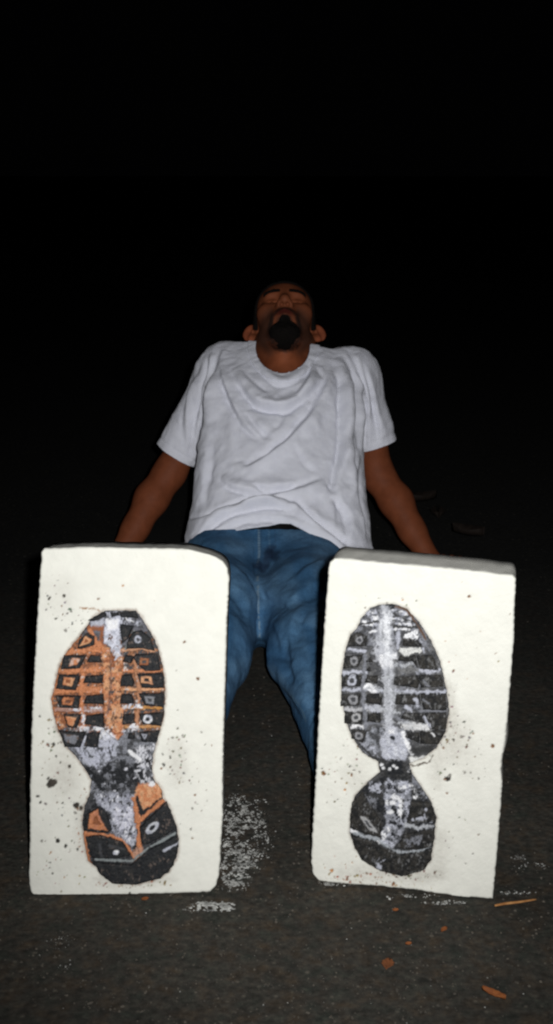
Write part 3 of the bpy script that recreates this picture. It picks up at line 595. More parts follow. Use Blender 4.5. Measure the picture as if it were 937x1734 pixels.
    lug(l((530,575),(558,425),(690,440),(722,565))); p.line(l((660,470),(655,535),(570,545)), LIGHT, 5, 1.2, 2, 0.6)
    lug(l((470,745),(505,660),(720,605),(705,735),(600,757))); p.poly(l((500,680),(640,650),(620,720),(510,730)), GREY, 1.5, 3, 0.55, 0.4, 0.0008)
    lug(l((138,655),(330,712),(480,795),(640,765),(702,745),(692,830),(640,900),(500,940),(350,902),(220,832))); p.poly(l((310,800),(370,820),(350,890),(315,880)), LIGHT, 1.5, 4, 0.52); p.poly(l((240,790),(290,800),(290,850),(250,830)), GREY, 1.5, 4, 0.45)
    sp = B.piece('sole_print', out, p, 0.0002, 0.0035, 3.0, B.root, 1.0)
    for pts in lugs: B.piece('tread_lug', pts, p, 0.003, 0.0075, 3.2, sp, 1.0, 0.0006)
    return B
BL = build_left(); BR = build_right()

# ------------------------------------------------------------------ signed-distance modelling
def nrm(v): v = np.asarray(v, float); return v/np.linalg.norm(v)
def cap(a, b, ra, rb, k=0.02, op='+'):
    a, b = np.asarray(a, float), np.asarray(b, float); ab = b-a; L2 = ab@ab
    def f(P):
        q = P-a; h = np.clip((q@ab)/L2, 0, 1); return np.linalg.norm(q-h[:, None]*ab, axis=1)-(ra+(rb-ra)*h)
    return (f, k, op)
def elp(c, r, R=None, k=0.02, op='+'):
    c, r = np.asarray(c, float), np.asarray(r, float)
    def f(P):
        q = P-c
        if R is not None: q = q@R
        k0 = np.linalg.norm(q/r, axis=1); k1 = np.linalg.norm(q/(r*r), axis=1)+1e-9; return np.where(k0 < 1e-3, -r.min(), k0*(k0-1)/k1)
    return (f, k, op)
def field(P, prims):
    d = np.full(len(P), 1.0)
    for f, k, op in prims:
        e = f(P)
        if op == '+':
            h = np.maximum(k-np.abs(d-e), 0)/k; d = np.minimum(d, e)-h*h*k/4
        else:
            e = -e; h = np.maximum(k-np.abs(d-e), 0)/k; d = np.maximum(d, e)+h*h*k/4
    return d
def surf(prims, lo, hi, h, B=16, post=None):
    lo, hi = np.asarray(lo, float), np.asarray(hi, float); nb = np.ceil((hi-lo)/(h*B)).astype(int)
    gi = np.stack(np.meshgrid(*[np.arange(n) for n in nb], indexing='ij'), -1).reshape(-1, 3)
    cen = lo+(gi+0.5)*h*B; R = h*B*0.5*math.sqrt(3)
    dc = field(cen, prims); act = np.where(np.abs(dc) < R*1.15+0.015)[0]
    N = nb*B+2; key = lambda I: (I[:, 0].astype(np.int64)*N[1]+I[:, 1])*N[2]+I[:, 2]
    ar = np.arange(B+1); G = np.stack(np.meshgrid(ar, ar, ar, indexing='ij'), -1).reshape(-1, 3)
    vk, vp, fq = [], [], []
    corners = [(i, j, k) for i in (0, 1) for j in (0, 1) for k in (0, 1)]
    edges = [(a, b) for ia, a in enumerate(corners) for b in corners[ia+1:] if sum(abs(x-y) for x, y in zip(a, b)) == 1]
    for b in act:
        i0 = gi[b]*B; P = lo+(G+i0)*h
        pr = [p for p in prims if p[2] != '+' or p[0](cen[b][None])[0] < R*1.15+0.006+p[1]]
        if not pr: continue
        D = field(P, pr)
        if post: D = post(P, D)
        D = D.reshape(B+1, B+1, B+1); s = D < 0
        if s.all() or not s.any(): continue
        cnt = sum(s[i:i+B, j:j+B, k:k+B].astype(np.int8) for i, j, k in corners)
        ci = np.argwhere((cnt > 0) & (cnt < 8)); acc = np.zeros((len(ci), 3)); n = np.zeros(len(ci))
        for a, c in edges:
            ia, ic = ci+a, ci+c; da, dd = D[tuple(ia.T)], D[tuple(ic.T)]; m = (da < 0) != (dd < 0)
            t = np.where(m, da/np.where(m, da-dd, 1), 0)
            acc += np.where(m[:, None], ia+(ic-ia)*t[:, None], 0); n += m
        vk.append(key(ci+i0)); vp.append(lo+(acc/n[:, None]+i0)*h)
        for ax in range(3):
            sl = [slice(0, B)]*3; sh = list(sl); sh[ax] = slice(1, B+1)
            A_, B_ = s[tuple(sl)], s[tuple(sh)]; e = np.argwhere(A_ != B_)
            if not len(e): continue
            fl_ = A_[tuple(e.T)]; e = e+i0; u, v = [(1, 2), (2, 0), (0, 1)][ax]
            du = np.zeros(3, int); du[u] = 1; dv = np.zeros(3, int); dv[v] = 1
            q = np.stack([key(e-du-dv), key(e-dv), key(e), key(e-du)], 1); q[~fl_] = q[~fl_][:, ::-1]; fq.append(q)
    vk, vp, fq = np.concatenate(vk), np.concatenate(vp), np.concatenate(fq)
    uk, ui = np.unique(vk, return_index=True); V = vp[ui]
    ix = np.searchsorted(uk, fq); ix = np.clip(ix, 0, len(uk)-1); ok = (uk[ix] == fq).all(1); Q = ix[ok]
    return V, np.concatenate([Q[:, [0, 1, 2]], Q[:, [0, 2, 3]]])
def vnormals(V, T):
    n = np.cross(V[T[:, 1]]-V[T[:, 0]], V[T[:, 2]]-V[T[:, 0]]); N = np.zeros_like(V)
    for k in range(3): np.add.at(N, T[:, k], n)
    return N/(np.linalg.norm(N, axis=1)[:, None]+1e-12)
def relax(V, T, it=2, lam=0.5):
    E = np.concatenate([T[:, [0, 1]], T[:, [1, 2]], T[:, [2, 0]]]); E = np.concatenate([E, E[:, ::-1]])
    deg = np.bincount(E[:, 0], minlength=len(V)).astype(float); V = V.copy()
    for _ in range(it):
        A_ = np.stack([np.bincount(E[:, 0], V[E[:, 1], k], minlength=len(V)) for k in range(3)], 1)/np.maximum(deg, 1)[:, None]
        V += lam*(A_-V)*(deg > 0)[:, None]
    return V
def main_part(V, T):
    """drop stray islands: keep the largest connected component"""
    lab = np.arange(len(V))
    while True:
        m = np.minimum.reduce([lab[T[:, 0]], lab[T[:, 1]], lab[T[:, 2]]]); new = lab.copy()
        for k in range(3): np.minimum.at(new, T[:, k], m)
        new = new[new]
        if (new == lab).all(): break
        lab = new
    c = np.bincount(lab[T[:, 0]], minlength=len(V)); T = T[lab[T[:, 0]] == c.argmax()]
    used = np.unique(T); r = np.full(len(V), -1); r[used] = np.arange(len(used)); return V[used], r[T]

# ------------------------------------------------------------------ the person: joints in metres
HIP = np.array([-0.030, 2.96, 0.125]); CHE = np.array([0.022, 3.34, 0.53])
SL, SR = at_y(375, 633, 3.38), at_y(602, 637, 3.38)
ELB_L, ELB_R = at_y(288, 800, 3.37), at_y(641, 806, 3.37)
WR_L, WR_R = at_y(192, 956, 3.26), at_y(735, 958, 3.26)
LEG_L = [np.array([-0.125, 2.90, 0.125]), np.array([-0.143, 2.46, 0.105]), np.array([-0.185, 2.05, 0.072])]
LEG_R = [np.array([0.070, 2.90, 0.125]), np.array([0.074, 2.46, 0.105]), np.array([0.135, 2.05, 0.072])]
# head frame: origin between the ears, tipped far back
HO = at_y(482, 560, 3.43); TILT = math.radians(59)
HF = np.array([0, -math.cos(TILT), math.sin(TILT)]); HU = np.array([0, math.sin(TILT), math.cos(TILT)]); HX = np.array([1.0, 0, 0])
HR = np.stack([HX, HF, HU], 1)                      # columns: local x, forward, up
hp = lambda x, f, u: HO+HX*x+HF*f+HU*u
hl = lambda P: (P-HO)@HR

def head_prims():
    L = [elp(hp(0, -0.008, 0.048), (0.078, 0.100, 0.088), HR, 0.02),
         elp(hp(0, 0.040, -0.035), (0.064, 0.060, 0.080), HR, 0.03),
         elp(hp(0, 0.055, 0.045), (0.062, 0.042, 0.05), HR, 0.03),
         cap(hp(-0.034, 0.080, 0.034), hp(0.034, 0.080, 0.034), 0.015, 0.015, 0.02),
         elp(hp(0, 0.078, -0.122), (0.027, 0.022, 0.022), HR, 0.025)]
    for s in (-1, 1):
        L += [cap(hp(s*0.056, 0.000, -0.058), hp(s*0.022, 0.068, -0.114), 0.019, 0.018, 0.03),
              elp(hp(s*0.046, 0.066, -0.012), (0.024, 0.024, 0.018), HR, 0.025)]
    for s in (-1, 1):
        L += [elp(hp(s*0.031, 0.108, 0.010), (0.021, 0.022, 0.015), HR, 0.012, '-'),
              elp(hp(s*0.031, 0.078, 0.008), (0.016, 0.0145, 0.013), HR, 0.006),
              cap(hp(s*0.019, 0.0895, 0.003), hp(s*0.043, 0.0865, 0.004), 0.0022, 0.0022, 0.003, '-')]
    L += [cap(hp(0, 0.092, 0.026), hp(0, 0.118, -0.018), 0.008, 0.011, 0.015), elp(hp(0, 0.118, -0.024), (0.012, 0.012, 0.011), HR, 0.010)]
    for s in (-1, 1): L.append(elp(hp(s*0.014, 0.105, -0.027), (0.0085, 0.012, 0.010), HR, 0.008))
    for s in (-1, 1): L.append(elp(hp(s*0.0078, 0.110, -0.037), (0.0058, 0.0085, 0.011), HR, 0.003, '-'))
    L += [elp(hp(0, 0.088, -0.060), (0.032, 0.020, 0.022), HR, 0.02),
          cap(hp(-0.022, 0.094, -0.057), hp(0, 0.1055, -0.0535), 0.0045, 0.0065, 0.006), cap(hp(0.022, 0.094, -0.057), hp(0, 0.1055, -0.0535), 0.0045, 0.0065, 0.006),
          cap(hp(-0.018, 0.094, -0.066), hp(0, 0.1025, -0.068), 0.005, 0.008, 0.006), cap(hp(0.018, 0.094, -0.066), hp(0, 0.1025, -0.068), 0.005, 0.008, 0.006),
          cap(hp(-0.024, 0.099, -0.0605), hp(0.024, 0.099, -0.0605), 0.002, 0.002, 0.003, '-')]
    for s in (-1, 1):                                # ears, standing out from the head
        a = math.radians(38); ax = nrm(HX*s*math.cos(a)-HF*math.sin(a)*-0.2+HF*-math.sin(a)*0.8)
        nz = nrm(np.cross(ax, HU)); Re = np.stack([ax, nz, HU], 1)
        L += [elp(hp(s*0.090, -0.012, 0.006), (0.023, 0.0075, 0.033), Re, 0.008), elp(hp(s*0.084, -0.006, -0.024), (0.012, 0.008, 0.013), Re, 0.008),
              elp(hp(s*0.091, -0.001, 0.009), (0.0135, 0.008, 0.020), Re, 0.005, '-'), elp(hp(s*0.083, 0.000, -0.004), (0.005, 0.008, 0.006), HR, 0.004)]
    return L
NB = CHE+np.array([0.0, 0.03, 0.03])
def hand_prims(wr, s):
    d = nrm([s*0.55, 0.8, 0]); sd = np.array([d[1], -d[0], 0])*s; up = np.array([0, 0, 1.0])
    L = []; pc = np.array([wr[0], wr[1], 0.0])+d*0.035
    L.append(elp(pc+d*0.012+up*0.021, (0.042, 0.050, 0.017), np.stack([sd, d, up], 1), 0.02))
    for k, (o, ln, sp) in enumerate(((0.029, 0.068, 0.16), (0.010, 0.078, 0.04), (-0.010, 0.072, -0.08), (-0.028, 0.056, -0.22))):
        fd = nrm(d+sd*sp); a = pc+d*0.048+sd*o+up*0.020; b = a+fd*ln*0.45+up*0.007; c = b+fd*ln*0.32-up*0.008; e = c+fd*ln*0.25-up*0.007
        L += [cap(a-d*0.015, b, 0.0098, 0.0088, 0.006), cap(b, c, 0.0088, 0.008, 0.004), cap(c, e, 0.008, 0.007, 0.004)]
    a = pc-d*0.012+sd*0.030+up*0.022; b = a+nrm(d*0.6+sd)*0.038-up*0.004; c = b+nrm(d+sd*0.5)*0.028-up*0.005
    L += [cap(a, b, 0.014, 0.0105, 0.012), cap(b, c, 0.0105, 0.008, 0.006)]
    return L
def arm_prims(Sh, E, Wr, s):
    inn = nrm(E-Sh); up = (E-Sh)
    f0 = E+(Wr-E)*0.28
    out = np.array([s*0.006, -0.004, 0])
    L = [elp(Sh, (0.06, 0.06, 0.062), None, 0.03), cap(Sh, Sh+up*0.55, 0.050, 0.046, 0.03), cap(Sh+up*0.5, E, 0.045, 0.040, 0.03),
         cap(E, f0+out, 0.041, 0.044, 0.025), cap(f0+out, E+(Wr-E)*0.62, 0.043, 0.034, 0.02), cap(E+(Wr-E)*0.6, Wr, 0.034, 0.026, 0.02),
         cap(Wr, Wr+np.array([s*0.015, 0.03, -(Wr[2]-0.024)]), 0.027, 0.022, 0.02)]
    return L+hand_prims(Wr+np.array([s*0.006, 0.012, 0]), s)
def body_prims():
    ax = nrm(CHE-HIP); nf = nrm(np.cross(np.array([1.0, 0, 0]), ax)); nf = nf if nf[1] < 0 else -nf
    R = np.stack([np.array([1.0, 0, 0]), nf, nrm(np.cross(np.array([1.0, 0, 0]), nf))], 1)
    L = [elp(HIP+np.array([0, 0, 0.0]), (0.150, 0.080, 0.11), R, 0.05), elp(HIP+ax*0.20, (0.145, 0.060, 0.16), R, 0.05), elp(HIP+ax*0.40, (0.165, 0.105, 0.17), R, 0.05),
         cap(SL, CHE+np.array([0, 0.03, -0.04]), 0.044, 0.042, 0.05), cap(SR, CHE+np.array([0, 0.03, -0.04]), 0.044, 0.042, 0.05),
         cap(CHE+np.array([0, 0.0, 0.0]), hp(0, -0.020, -0.045), 0.060, 0.055, 0.03),
         cap(CHE+np.array([0, -0.030, 0.010]), hp(0, 0.030, -0.085), 0.040, 0.034, 0.03),
         cap(SL+np.array([0.06, 0.02, -0.02]), hp(-0.01, -0.04, -0.09), 0.030, 0.036, 0.04), cap(SR+np.array([-0.06, 0.02, -0.02]), hp(0.01, -0.04, -0.09), 0.030, 0.036, 0.04)]
    for s in (-1, 1): L.append(cap(CHE+np.array([s*0.018, -0.052, 0.0]), hp(s*0.055, -0.005, -0.05), 0.013, 0.016, 0.02))
    L.append(elp(CHE+(hp(0, 0.05, -0.105)-CHE)*0.62+np.array([0, -0.02, 0]), (0.014, 0.016, 0.018), None, 0.02))
    L += arm_prims(SL, ELB_L, WR_L, -1)+arm_prims(SR, ELB_R, WR_R, 1)
    for lg in (LEG_L, LEG_R): L += [cap(lg[0], lg[1], 0.078, 0.055, 0.04), cap(lg[1], lg[2], 0.052, 0.040, 0.03), cap(lg[2], lg[2]+np.array([0, -0.06, 0.0]), 0.04, 0.032, 0.02)]
    return L+head_prims()

PERSON = empty('person', (HIP[0], HIP[1], 0))
tag(PERSON, 'man in white t-shirt and blue jeans sitting on the ground, leaning back, head tipped up', 'person')
def attach(name, V, T, mat, cols=None, parent=None):
    par = parent or PERSON
    return link_mesh(name, V-np.array([HIP[0], HIP[1], 0]), T, mat, par, True, cols)

def ellreg(c, r): return lambda q: (np.linalg.norm((q-np.array(c))/np.array(r), axis=1)-1)*min(r)
gr = lambda q: np.minimum(ellreg((0, 0.076, -0.1155), (0.040, 0.046, 0.031))(q), ellreg((0, 0.098, -0.085), (0.015, 0.02, 0.010))(q))+0.003*(noise(q, 260, 77)-0.5)
BODY = body_prims()
V, T = surf(BODY, (-0.75, 1.8, -0.02), (0.75, 3.7, 0.88), 0.0038)
V, T = main_part(V, T); V = relax(V, T, 2, 0.4); V[:, 2] = np.maximum(V[:, 2], 0.002)
q = hl(V); C = np.tile(np.array([0.185, 0.054, 0.023]), (len(V), 1))
lip = np.exp(-((q[:, 0]/0.023)**4+((q[:, 2]+0.0605)/0.0115)**4))*(q[:, 1] > 0.085); C = C*(1-lip[:, None])+np.array([0.075, 0.012, 0.009])*lip[:, None]
ear = sstep(0.080, 0.092, np.abs(q[:, 0]))*(np.linalg.norm(q, axis=1) < 0.16); C = C*(1-ear[:, None])+np.array([0.34, 0.095, 0.045])*ear[:, None]
nb = sstep(0.0, 1.0, 1-np.linalg.norm((V-CHE-np.array([0, -0.03, 0.03]))/0.10, axis=1)); C = C*(1+0.55*nb[:, None])
inn = sstep(0.034, 0.026, np.abs(q[:, 0]))*sstep(-0.11, -0.098, q[:, 2])*(q[:, 1] > 0.05)
stub_shade = (1-0.85*inn)*sstep(-0.01, -0.06, q[:, 2]-0.25*(0.075-np.abs(q[:, 0])))*sstep(-0.01, 0.04, q[:, 1])*sstep(0.15, 0.13, np.linalg.norm(q, axis=1))*0.68; C = C*(1-stub_shade[:, None])+np.array([0.03, 0.022, 0.018])*stub_shade[:, None]  # jaw stubble, spread and deepened over the cheeks to stand for face shade
md, _, _ = seg_dist(np.c_[np.abs(q[:, 0]), q[:, 2]], [(0, -0.0465), (0.014, -0.0475), (0.029, -0.060), (0.038, -0.082), (0.036, -0.110)])
mo = (1-sstep(0.003, 0.011, md+0.004*(noise(q, 220, 78)-0.5)))*(q[:, 1] > 0.03)*(np.linalg.norm(q, axis=1) < 0.17)*0.8; ga = (1-sstep(-0.001, 0.009, gr(q)+0.006*(noise(q, 240, 79)-0.5)))*(q[:, 1] > 0.0); mo = np.maximum(mo, ga*0.9); C = C*(1-mo[:, None])+np.array([0.012, 0.009, 0.008])*mo[:, None]
attach('body', V, T, M_SKIN, C)

HEAD = head_prims()+[cap(CHE+np.array([0, -0.030, 0.010]), hp(0, 0.030, -0.085), 0.040, 0.034, 0.03)]
def shell(name, off, region, h, bumpy, lo, hi, seed):
    def post(P, D):
        g = region(hl(P)); n = (fbm(P, 130, seed)-0.5)*bumpy
        return np.maximum(D-off+n, g)
    V, T = surf(HEAD, HO+np.array(lo), HO+np.array(hi), h, 12, post)
    attach(name, relax(V, T, 1, 0.4), T, M_HAIR)
lo, hi = (-0.13, -0.2, -0.16), (0.13, 0.2, 0.2)
shell('hair', 0.006, lambda q: -np.minimum.reduce([q[:, 2]+0.25*q[:, 1]*0-0.005+np.minimum(0, -(q[:, 1]+0.02))*-0.0, 0.075-q[:, 1]-0.0*q[:, 2]+np.maximum(0, q[:, 2]-0.085)*1.0-0.0, 0.2-np.abs(q[:, 0])]) if False else
      np.maximum.reduce([-(q[:, 2]-np.interp(q[:, 1], [-0.11, -0.02, 0.0, 0.05, 0.075], [-0.045, -0.02, 0.0, 0.055, 0.088])), np.abs(q[:, 0])-0.084]), 0.004, 0.004, lo, hi, 3)
shell('goatee', 0.010, gr, 0.003, 0.010, lo, hi, 5)
for s in (-1, 1):
    shell('eyebrow', 0.004, lambda q, s=s: np.maximum.reduce([np.abs(q[:, 2]-0.036+((q[:, 0]*s-0.03)/0.03)**2*0.006)-0.0042, np.abs(q[:, 0]*s-0.033)-0.022, -(q[:, 1]-0.05)]), 0.0024, 0.003, lo, hi, 9)

# ------------------------------------------------------------------ cloth
def folds(V, N, lst):
    """raise and sink cloth along traced fold lines on the side that faces the viewer"""
    px = to_px(V); face = sstep(-0.05, 0.25, np.einsum('ij,ij->i', N, nrmrows(CP-V))); out = np.zeros(len(V))
    for pts, wd, amp, asym in lst:
        pl = smooth_line(pts, 5); lo_, hi_ = pl.min(0)-wd*5, pl.max(0)+wd*5
        idx = np.where(((px > lo_) & (px < hi_)).all(1) & (face > 0))[0]
        if not len(idx): continue
        d, sg, par = seg_dist(px[idx], pl); sd = d*np.where(sg == 0, 1, sg)
        end = np.sqrt(np.clip(np.sin(np.pi*np.clip(par, 0.0, 1.0)), 0, 1))*0.9+0.1*0
        vary = 0.6+0.8*noise(px[idx], 0.035, 31); we = wd*(0.8+0.5*noise(px[idx], 0.06, 32))
        wl = np.where(sd*asym > 0, 0.75*we, 2.4*we)
        prof = np.exp(-(sd/wl)**2)*vary
        if asym: prof = prof-0.55*vary*np.exp(-((sd-asym*1.35*we)/(0.8*we))**2)
        out[idx] += amp*prof*end
    return out*face
def creases(P, sc, seed, p=6):
    n = 0.7*noise(P, sc, seed)+0.3*noise(P, sc*2.1, seed+1); return np.clip(1-np.abs(2*n-1), 0, 1)**p*noise(P, sc*0.5, seed+2)
def nrmrows(A_): return A_/(np.linalg.norm(A_, axis=1)[:, None]+1e-12)

AX = nrm(CHE-HIP); NF = nrm(np.cross(np.array([1.0, 0, 0]), AX)); NF = NF if NF[1] < 0 else -NF
SIDE = nrm(np.cross(AX, NF)); SIDE = SIDE if SIDE[0] > 0 else -SIDE
def loft_prim(k=0.05):
    def f(P):
        q = P-HIP; t = q@AX; x = q@SIDE-np.interp(t, [0, 0.3, 0.5], [0.036, 0.014, 0]); n = q@NF
        wv = np.interp(t, [-0.15, 0.0, 0.12, 0.3, 0.45, 0.56, 0.66], [0.262, 0.238, 0.220, 0.206, 0.200, 0.185, 0.12])
        dv = np.interp(t, [-0.15, 0.0, 0.12, 0.3, 0.45, 0.56, 0.66], [0.140, 0.138, 0.128, 0.128, 0.128, 0.095, 0.05])
        x = np.sign(x)*np.abs(x); r = ((np.abs(x)/wv)**2.3+(np.abs(n)/dv)**2.3)**(1/2.3)
        return np.maximum.reduce([(r-1)*np.minimum(wv, dv)*0.9, t-0.62, -0.10-t])
    return (f, k, '+')
SE_L, SE_R = at_y(290, 786, 3.37), at_y(643, 776, 3.37)
def shirt_prims():
    L = [loft_prim(), cap(SL+np.array([0.0, 0, -0.002]), CHE+np.array([-0.04, 0.03, -0.045]), 0.060, 0.050, 0.05), cap(SR+np.array([0.0, 0, -0.002]), CHE+np.array([0.04, 0.03, -0.045]), 0.060, 0.050, 0.05),
         cap(SL, SE_L, 0.060, 0.060, 0.035), cap(SR, SE_R, 0.060, 0.058, 0.035),
         cap(SL+np.array([0.03, 0.0, 0.015]), NB+np.array([-0.055, 0.02, -0.052]), 0.050, 0.048, 0.05), cap(SR+np.array([-0.03, 0.0, 0.015]), NB+np.array([0.055, 0.02, -0.052]), 0.050, 0.048, 0.05)]
    return L
V, T = surf(shirt_prims(), (-0.6, 2.6, -0.02), (0.65, 3.65, 0.80), 0.0042)
V = relax(V, T, 4, 0.5)
# openings: hem, neck, sleeves
def gcut(V):
    q = V-HIP; t = q@AX; x = q@SIDE; n = q@NF; px = to_px(V)
    hem_px = np.interp(px[:, 0], [300, 315, 345, 365, 400, 430, 455, 475, 492, 510, 525, 570, 600, 630, 645], [932, 930, 913, 907, 898, 893, 890, 886, 887, 896, 904, 926, 936, 938, 938])
    front = (hem_px-px[:, 1])*0.00145; back = t-0.02
    g = np.where(n > 0.0, front, np.minimum(back, front+np.maximum(0, -n)*3)); g = np.minimum(g, V[:, 2]-0.0045)
    nk = hp(0, 0.0, -0.075)-NB; na = nrm(nk); r = V-(NB+np.array([0.002, -0.012, 0])); al = r@na; rad = np.linalg.norm(r-al[:, None]*na, axis=1)
    ge = (np.hypot((px[:, 0]-479)/46, (px[:, 1]-588)/45)-1)*0.07
    neck = np.where(al > -0.02, rad-0.070, 0.3); neck = np.where(V[:, 1] < NB[1]+0.02, np.minimum(neck, ge), neck)
    sl = np.full(len(V), 0.3)
    for Sh, Se, a_, b_ in ((SL, SE_L, (262, 752), (326, 790)), (SR, SE_R, (612, 765), (661, 750))):
        pa, pb = np.array(at_y(*a_, 3.34)), np.array(at_y(*b_, 3.34)); wdir = nrm(pb-pa); ad = nrm(Se-Sh); nn = nrm(ad-wdir*(ad@wdir))
        e = (pa-V)@nn; side = np.abs((V-Se)@wdir) < 0.12
        lim = np.linalg.norm(np.cross(V-Sh, ad), axis=1) < 0.09
        sl = np.where(lim & ((V-Sh)@ad > 0.05), np.minimum(sl, e), sl)
    return g, neck, sl
z2 = lambda *pts: [(240+x/2.1295, 560+y/2.1295) for x, y in pts]
SHIRT_FOLDS = [
    (z2((415,115),(455,165),(505,192),(560,170),(600,135)), 5, 0.0050, 1), (z2((335,140),(380,215),(430,265),(520,272),(590,225),(645,160)), 8, 0.011, 1), (z2((355,150),(400,200),(450,240)), 6, 0.005, -1),
    (z2((290,110),(320,230),(370,335),(430,378)), 7, 0.008, 1), (z2((390,290),(430,345),(480,380)), 7, 0.005, 1), (z2((360,470),(385,495),(500,425),(600,325),(660,220),(695,130)), 8, 0.010, -1),
    (z2((620,120),(600,190),(560,240)), 6, 0.006, 1), (z2((640,130),(655,170),(630,190)), 5, 0.004, 1),
    (z2((290,525),(330,560),(420,575)), 7, 0.006, 1), (z2((400,545),(460,560),(560,545)), 7, 0.004, 1), (z2((360,630),(450,605),(560,580),(660,540)), 8, 0.007, -1),
    (z2((165,690),(240,680),(320,640),(390,618),(470,615),(560,640)), 6, 0.009, -1), (z2((180,760),(230,720),(300,670),(370,645),(470,632),(540,645)), 5, 0.009, 1), (z2((540,620),(600,680),(680,740),(740,790)), 7, 0.010, -1), (z2((600,640),(660,700),(750,750)), 6, 0.006, 1),
    (z2((330,645),(430,625),(500,630)), 4, 0.005, -1), (z2((250,735),(330,690),(430,675),(520,680),(600,725)), 6, 0.006, 1),
    (z2((700,100),(730,230),(728,420),(700,560),(690,610)), 8, 0.011, 1), (z2((690,590),(735,640),(755,700),(745,770)), 7, 0.008, 1), (z2((780,450),(770,560),(790,680),(810,770)), 7, 0.006, -1), (z2((660,560),(690,620),(690,700)), 6, 0.004, -1),
    (z2((300,70),(262,220),(240,330),(210,440)), 8, 0.012, 1), (z2((255,80),(235,220),(205,330),(185,470)), 6, 0.008, 1), (z2((180,180),(165,300),(170,430)), 7, 0.004, 1), (z2((230,120),(180,220),(150,320)), 8, 0.003, 1),
    (z2((740,90),(770,180),(785,300),(790,430)), 6, 0.010, 1), (z2((770,85),(800,190),(815,300),(820,420)), 5, 0.007, 1), (z2((800,110),(830,230),(855,340),(865,410)), 5, 0.006, 1), (z2((735,70),(745,250),(750,450),(760,600)), 7, 0.006, -1),
    (z2((240,400),(225,540),(205,640)), 8, 0.005, -1), (z2((560,400),(600,470),(640,500)), 8, 0.003, 1), (z2((320,300),(330,420),(350,500)), 9, 0.003, -1), (z2((530,300),(500,360),(440,400)), 8, 0.003, 1)]
N = vnormals(V, T)
dsp = 1.7*folds(V, N, [(a, b*0.75, c, d) for a, b, c, d in SHIRT_FOLDS])+(fbm(V, 22, 40, 3)-0.5)*0.006+(fbm(V*np.array([1, 1, 0.45]), 75, 41, 2)-0.5)*0.0026
R1 = np.stack([V[:, 0]*0.8+V[:, 2]*0.6, (V[:, 2]*0.8-V[:, 0]*0.6)*2.6, V[:, 1]], 1); R2 = np.stack([(V[:, 0]*0.8-V[:, 2]*0.6)*0.9, (V[:, 2]*0.8+V[:, 0]*0.6)*2.6, V[:, 1]], 1)
dsp += 0.0026*creases(R1, 11, 141)-0.0022*creases(R2, 12, 151)+0.001*creases(V, 26, 161)
g, nk, sl = gcut(V)
for gg, w_ in ((g, 0.020), (sl, 0.020)): dsp -= 0.0016*np.exp(-((gg-w_)/0.003)**2)
V = V+N*dsp[:, None]; V = relax(V, T, 1, 0.35); V[:, 2] = np.maximum(V[:, 2], 0.004)
g, nk, sl = gcut(V); V, T = clip_tris(V, T, np.minimum(np.minimum(g, nk), sl)); V2, T = main_part(V, T); g, nk, sl = gcut(V2)
sh = attach('t_shirt', V2, T, M_SHIRT); solidify(sh, 0.003)
# rib collar: the band of cloth round the neck, its own piece
N2 = vnormals(V2, T); Vc, Tc = clip_tris(np.c_[V2, N2], T, 0.020-nk)
if len(Tc):
    co = link_mesh('collar', Vc[:, :3]+Vc[:, 3:]*0.0024-np.array([HIP[0], HIP[1], 0]), Tc, M_SHIRT, sh); solidify(co, 0.003)

# jeans
def jeans_prims():
    R = np.stack([SIDE, NF, AX], 1)
    L = [elp(HIP, (0.178, 0.108, 0.125), R, 0.05), elp(HIP+AX*0.10, (0.170, 0.092, 0.13), R, 0.05), cap(HIP+np.array([-0.006, -0.23, -0.085]), HIP+np.array([0.0, -0.1, -0.05]), 0.022, 0.07, 0.09), cap(HIP+np.array([-0.08, -0.01, -0.01]), HIP+np.array([0.08, -0.01, -0.01]), 0.102, 0.102, 0.05)]
    for lg in (LEG_L, LEG_R):
        m1 = lg[0]+(lg[1]-lg[0])*0.5
        L += [cap(lg[0], m1, 0.110, 0.105, 0.04), cap(m1, lg[1], 0.105, 0.088, 0.04), cap(lg[1], lg[2], 0.084, 0.070, 0.025), cap(lg[2], lg[2]+np.array([0, -0.05, 0.0]), 0.070, 0.072, 0.02)]
    return L
V, T = surf(jeans_prims(), (-0.45, 1.8, -0.04), (0.45, 3.3, 0.5), 0.0042)
V = relax(V, T, 3, 0.5)
def jcut(V):
    q = V-HIP; t = q@AX; py = to_px(V)
    return np.minimum.reduce([0.150-t, V[:, 1]-2.02, np.where(q@NF > 0.02, (py[:, 1]-896-0.0012*(py[:, 0]-480)**2*0.2)*0.0014, 0.1)])
VJ, TJ = V, T
V, T = clip_tris(V, T, jcut(V)); V, T = main_part(V, T)
z3 = lambda *pts: [(300+x/2.928, 860+y/2.928) for x, y in pts]
J_FOLDS = [
    (z3((405,110),(405,250),(400,370),(408,480),(415,680)), 3, 0.005, 1), (z3((250,280),(330,350),(395,480)), 8, 0.007, -1), (z3((260,360),(330,470),(390,560)), 8, 0.006, 1), (z3((425,380),(470,440),(560,470)), 8, 0.006, 1),
    (z3((600,350),(680,290),(740,260)), 8, 0.007, -1), (z3((540,490),(620,420),(720,360)), 9, 0.008, 1), (z3((570,680),(580,560),(640,450)), 8, 0.006, 1), (z3((450,760),(520,770),(570,800)), 7, 0.006, -1), (z3((430,720),(500,850),(600,960),(640,1050)), 6, 0.006, 1),
    (z3((575,640),(580,760),(600,880)), 7, 0.006, 1), (z3((300,700),(290,800),(330,870)), 7, 0.005, 1), (z3((80,160),(240,190),(400,215)), 8, 0.004, 1), (z3((420,250),(560,230),(700,210)), 9, 0.004, -1), (z3((620,700),(640,850),(650,1000)), 7, 0.005, -1), (z3((480,560),(520,640),(540,720)), 8, 0.004, 1)]
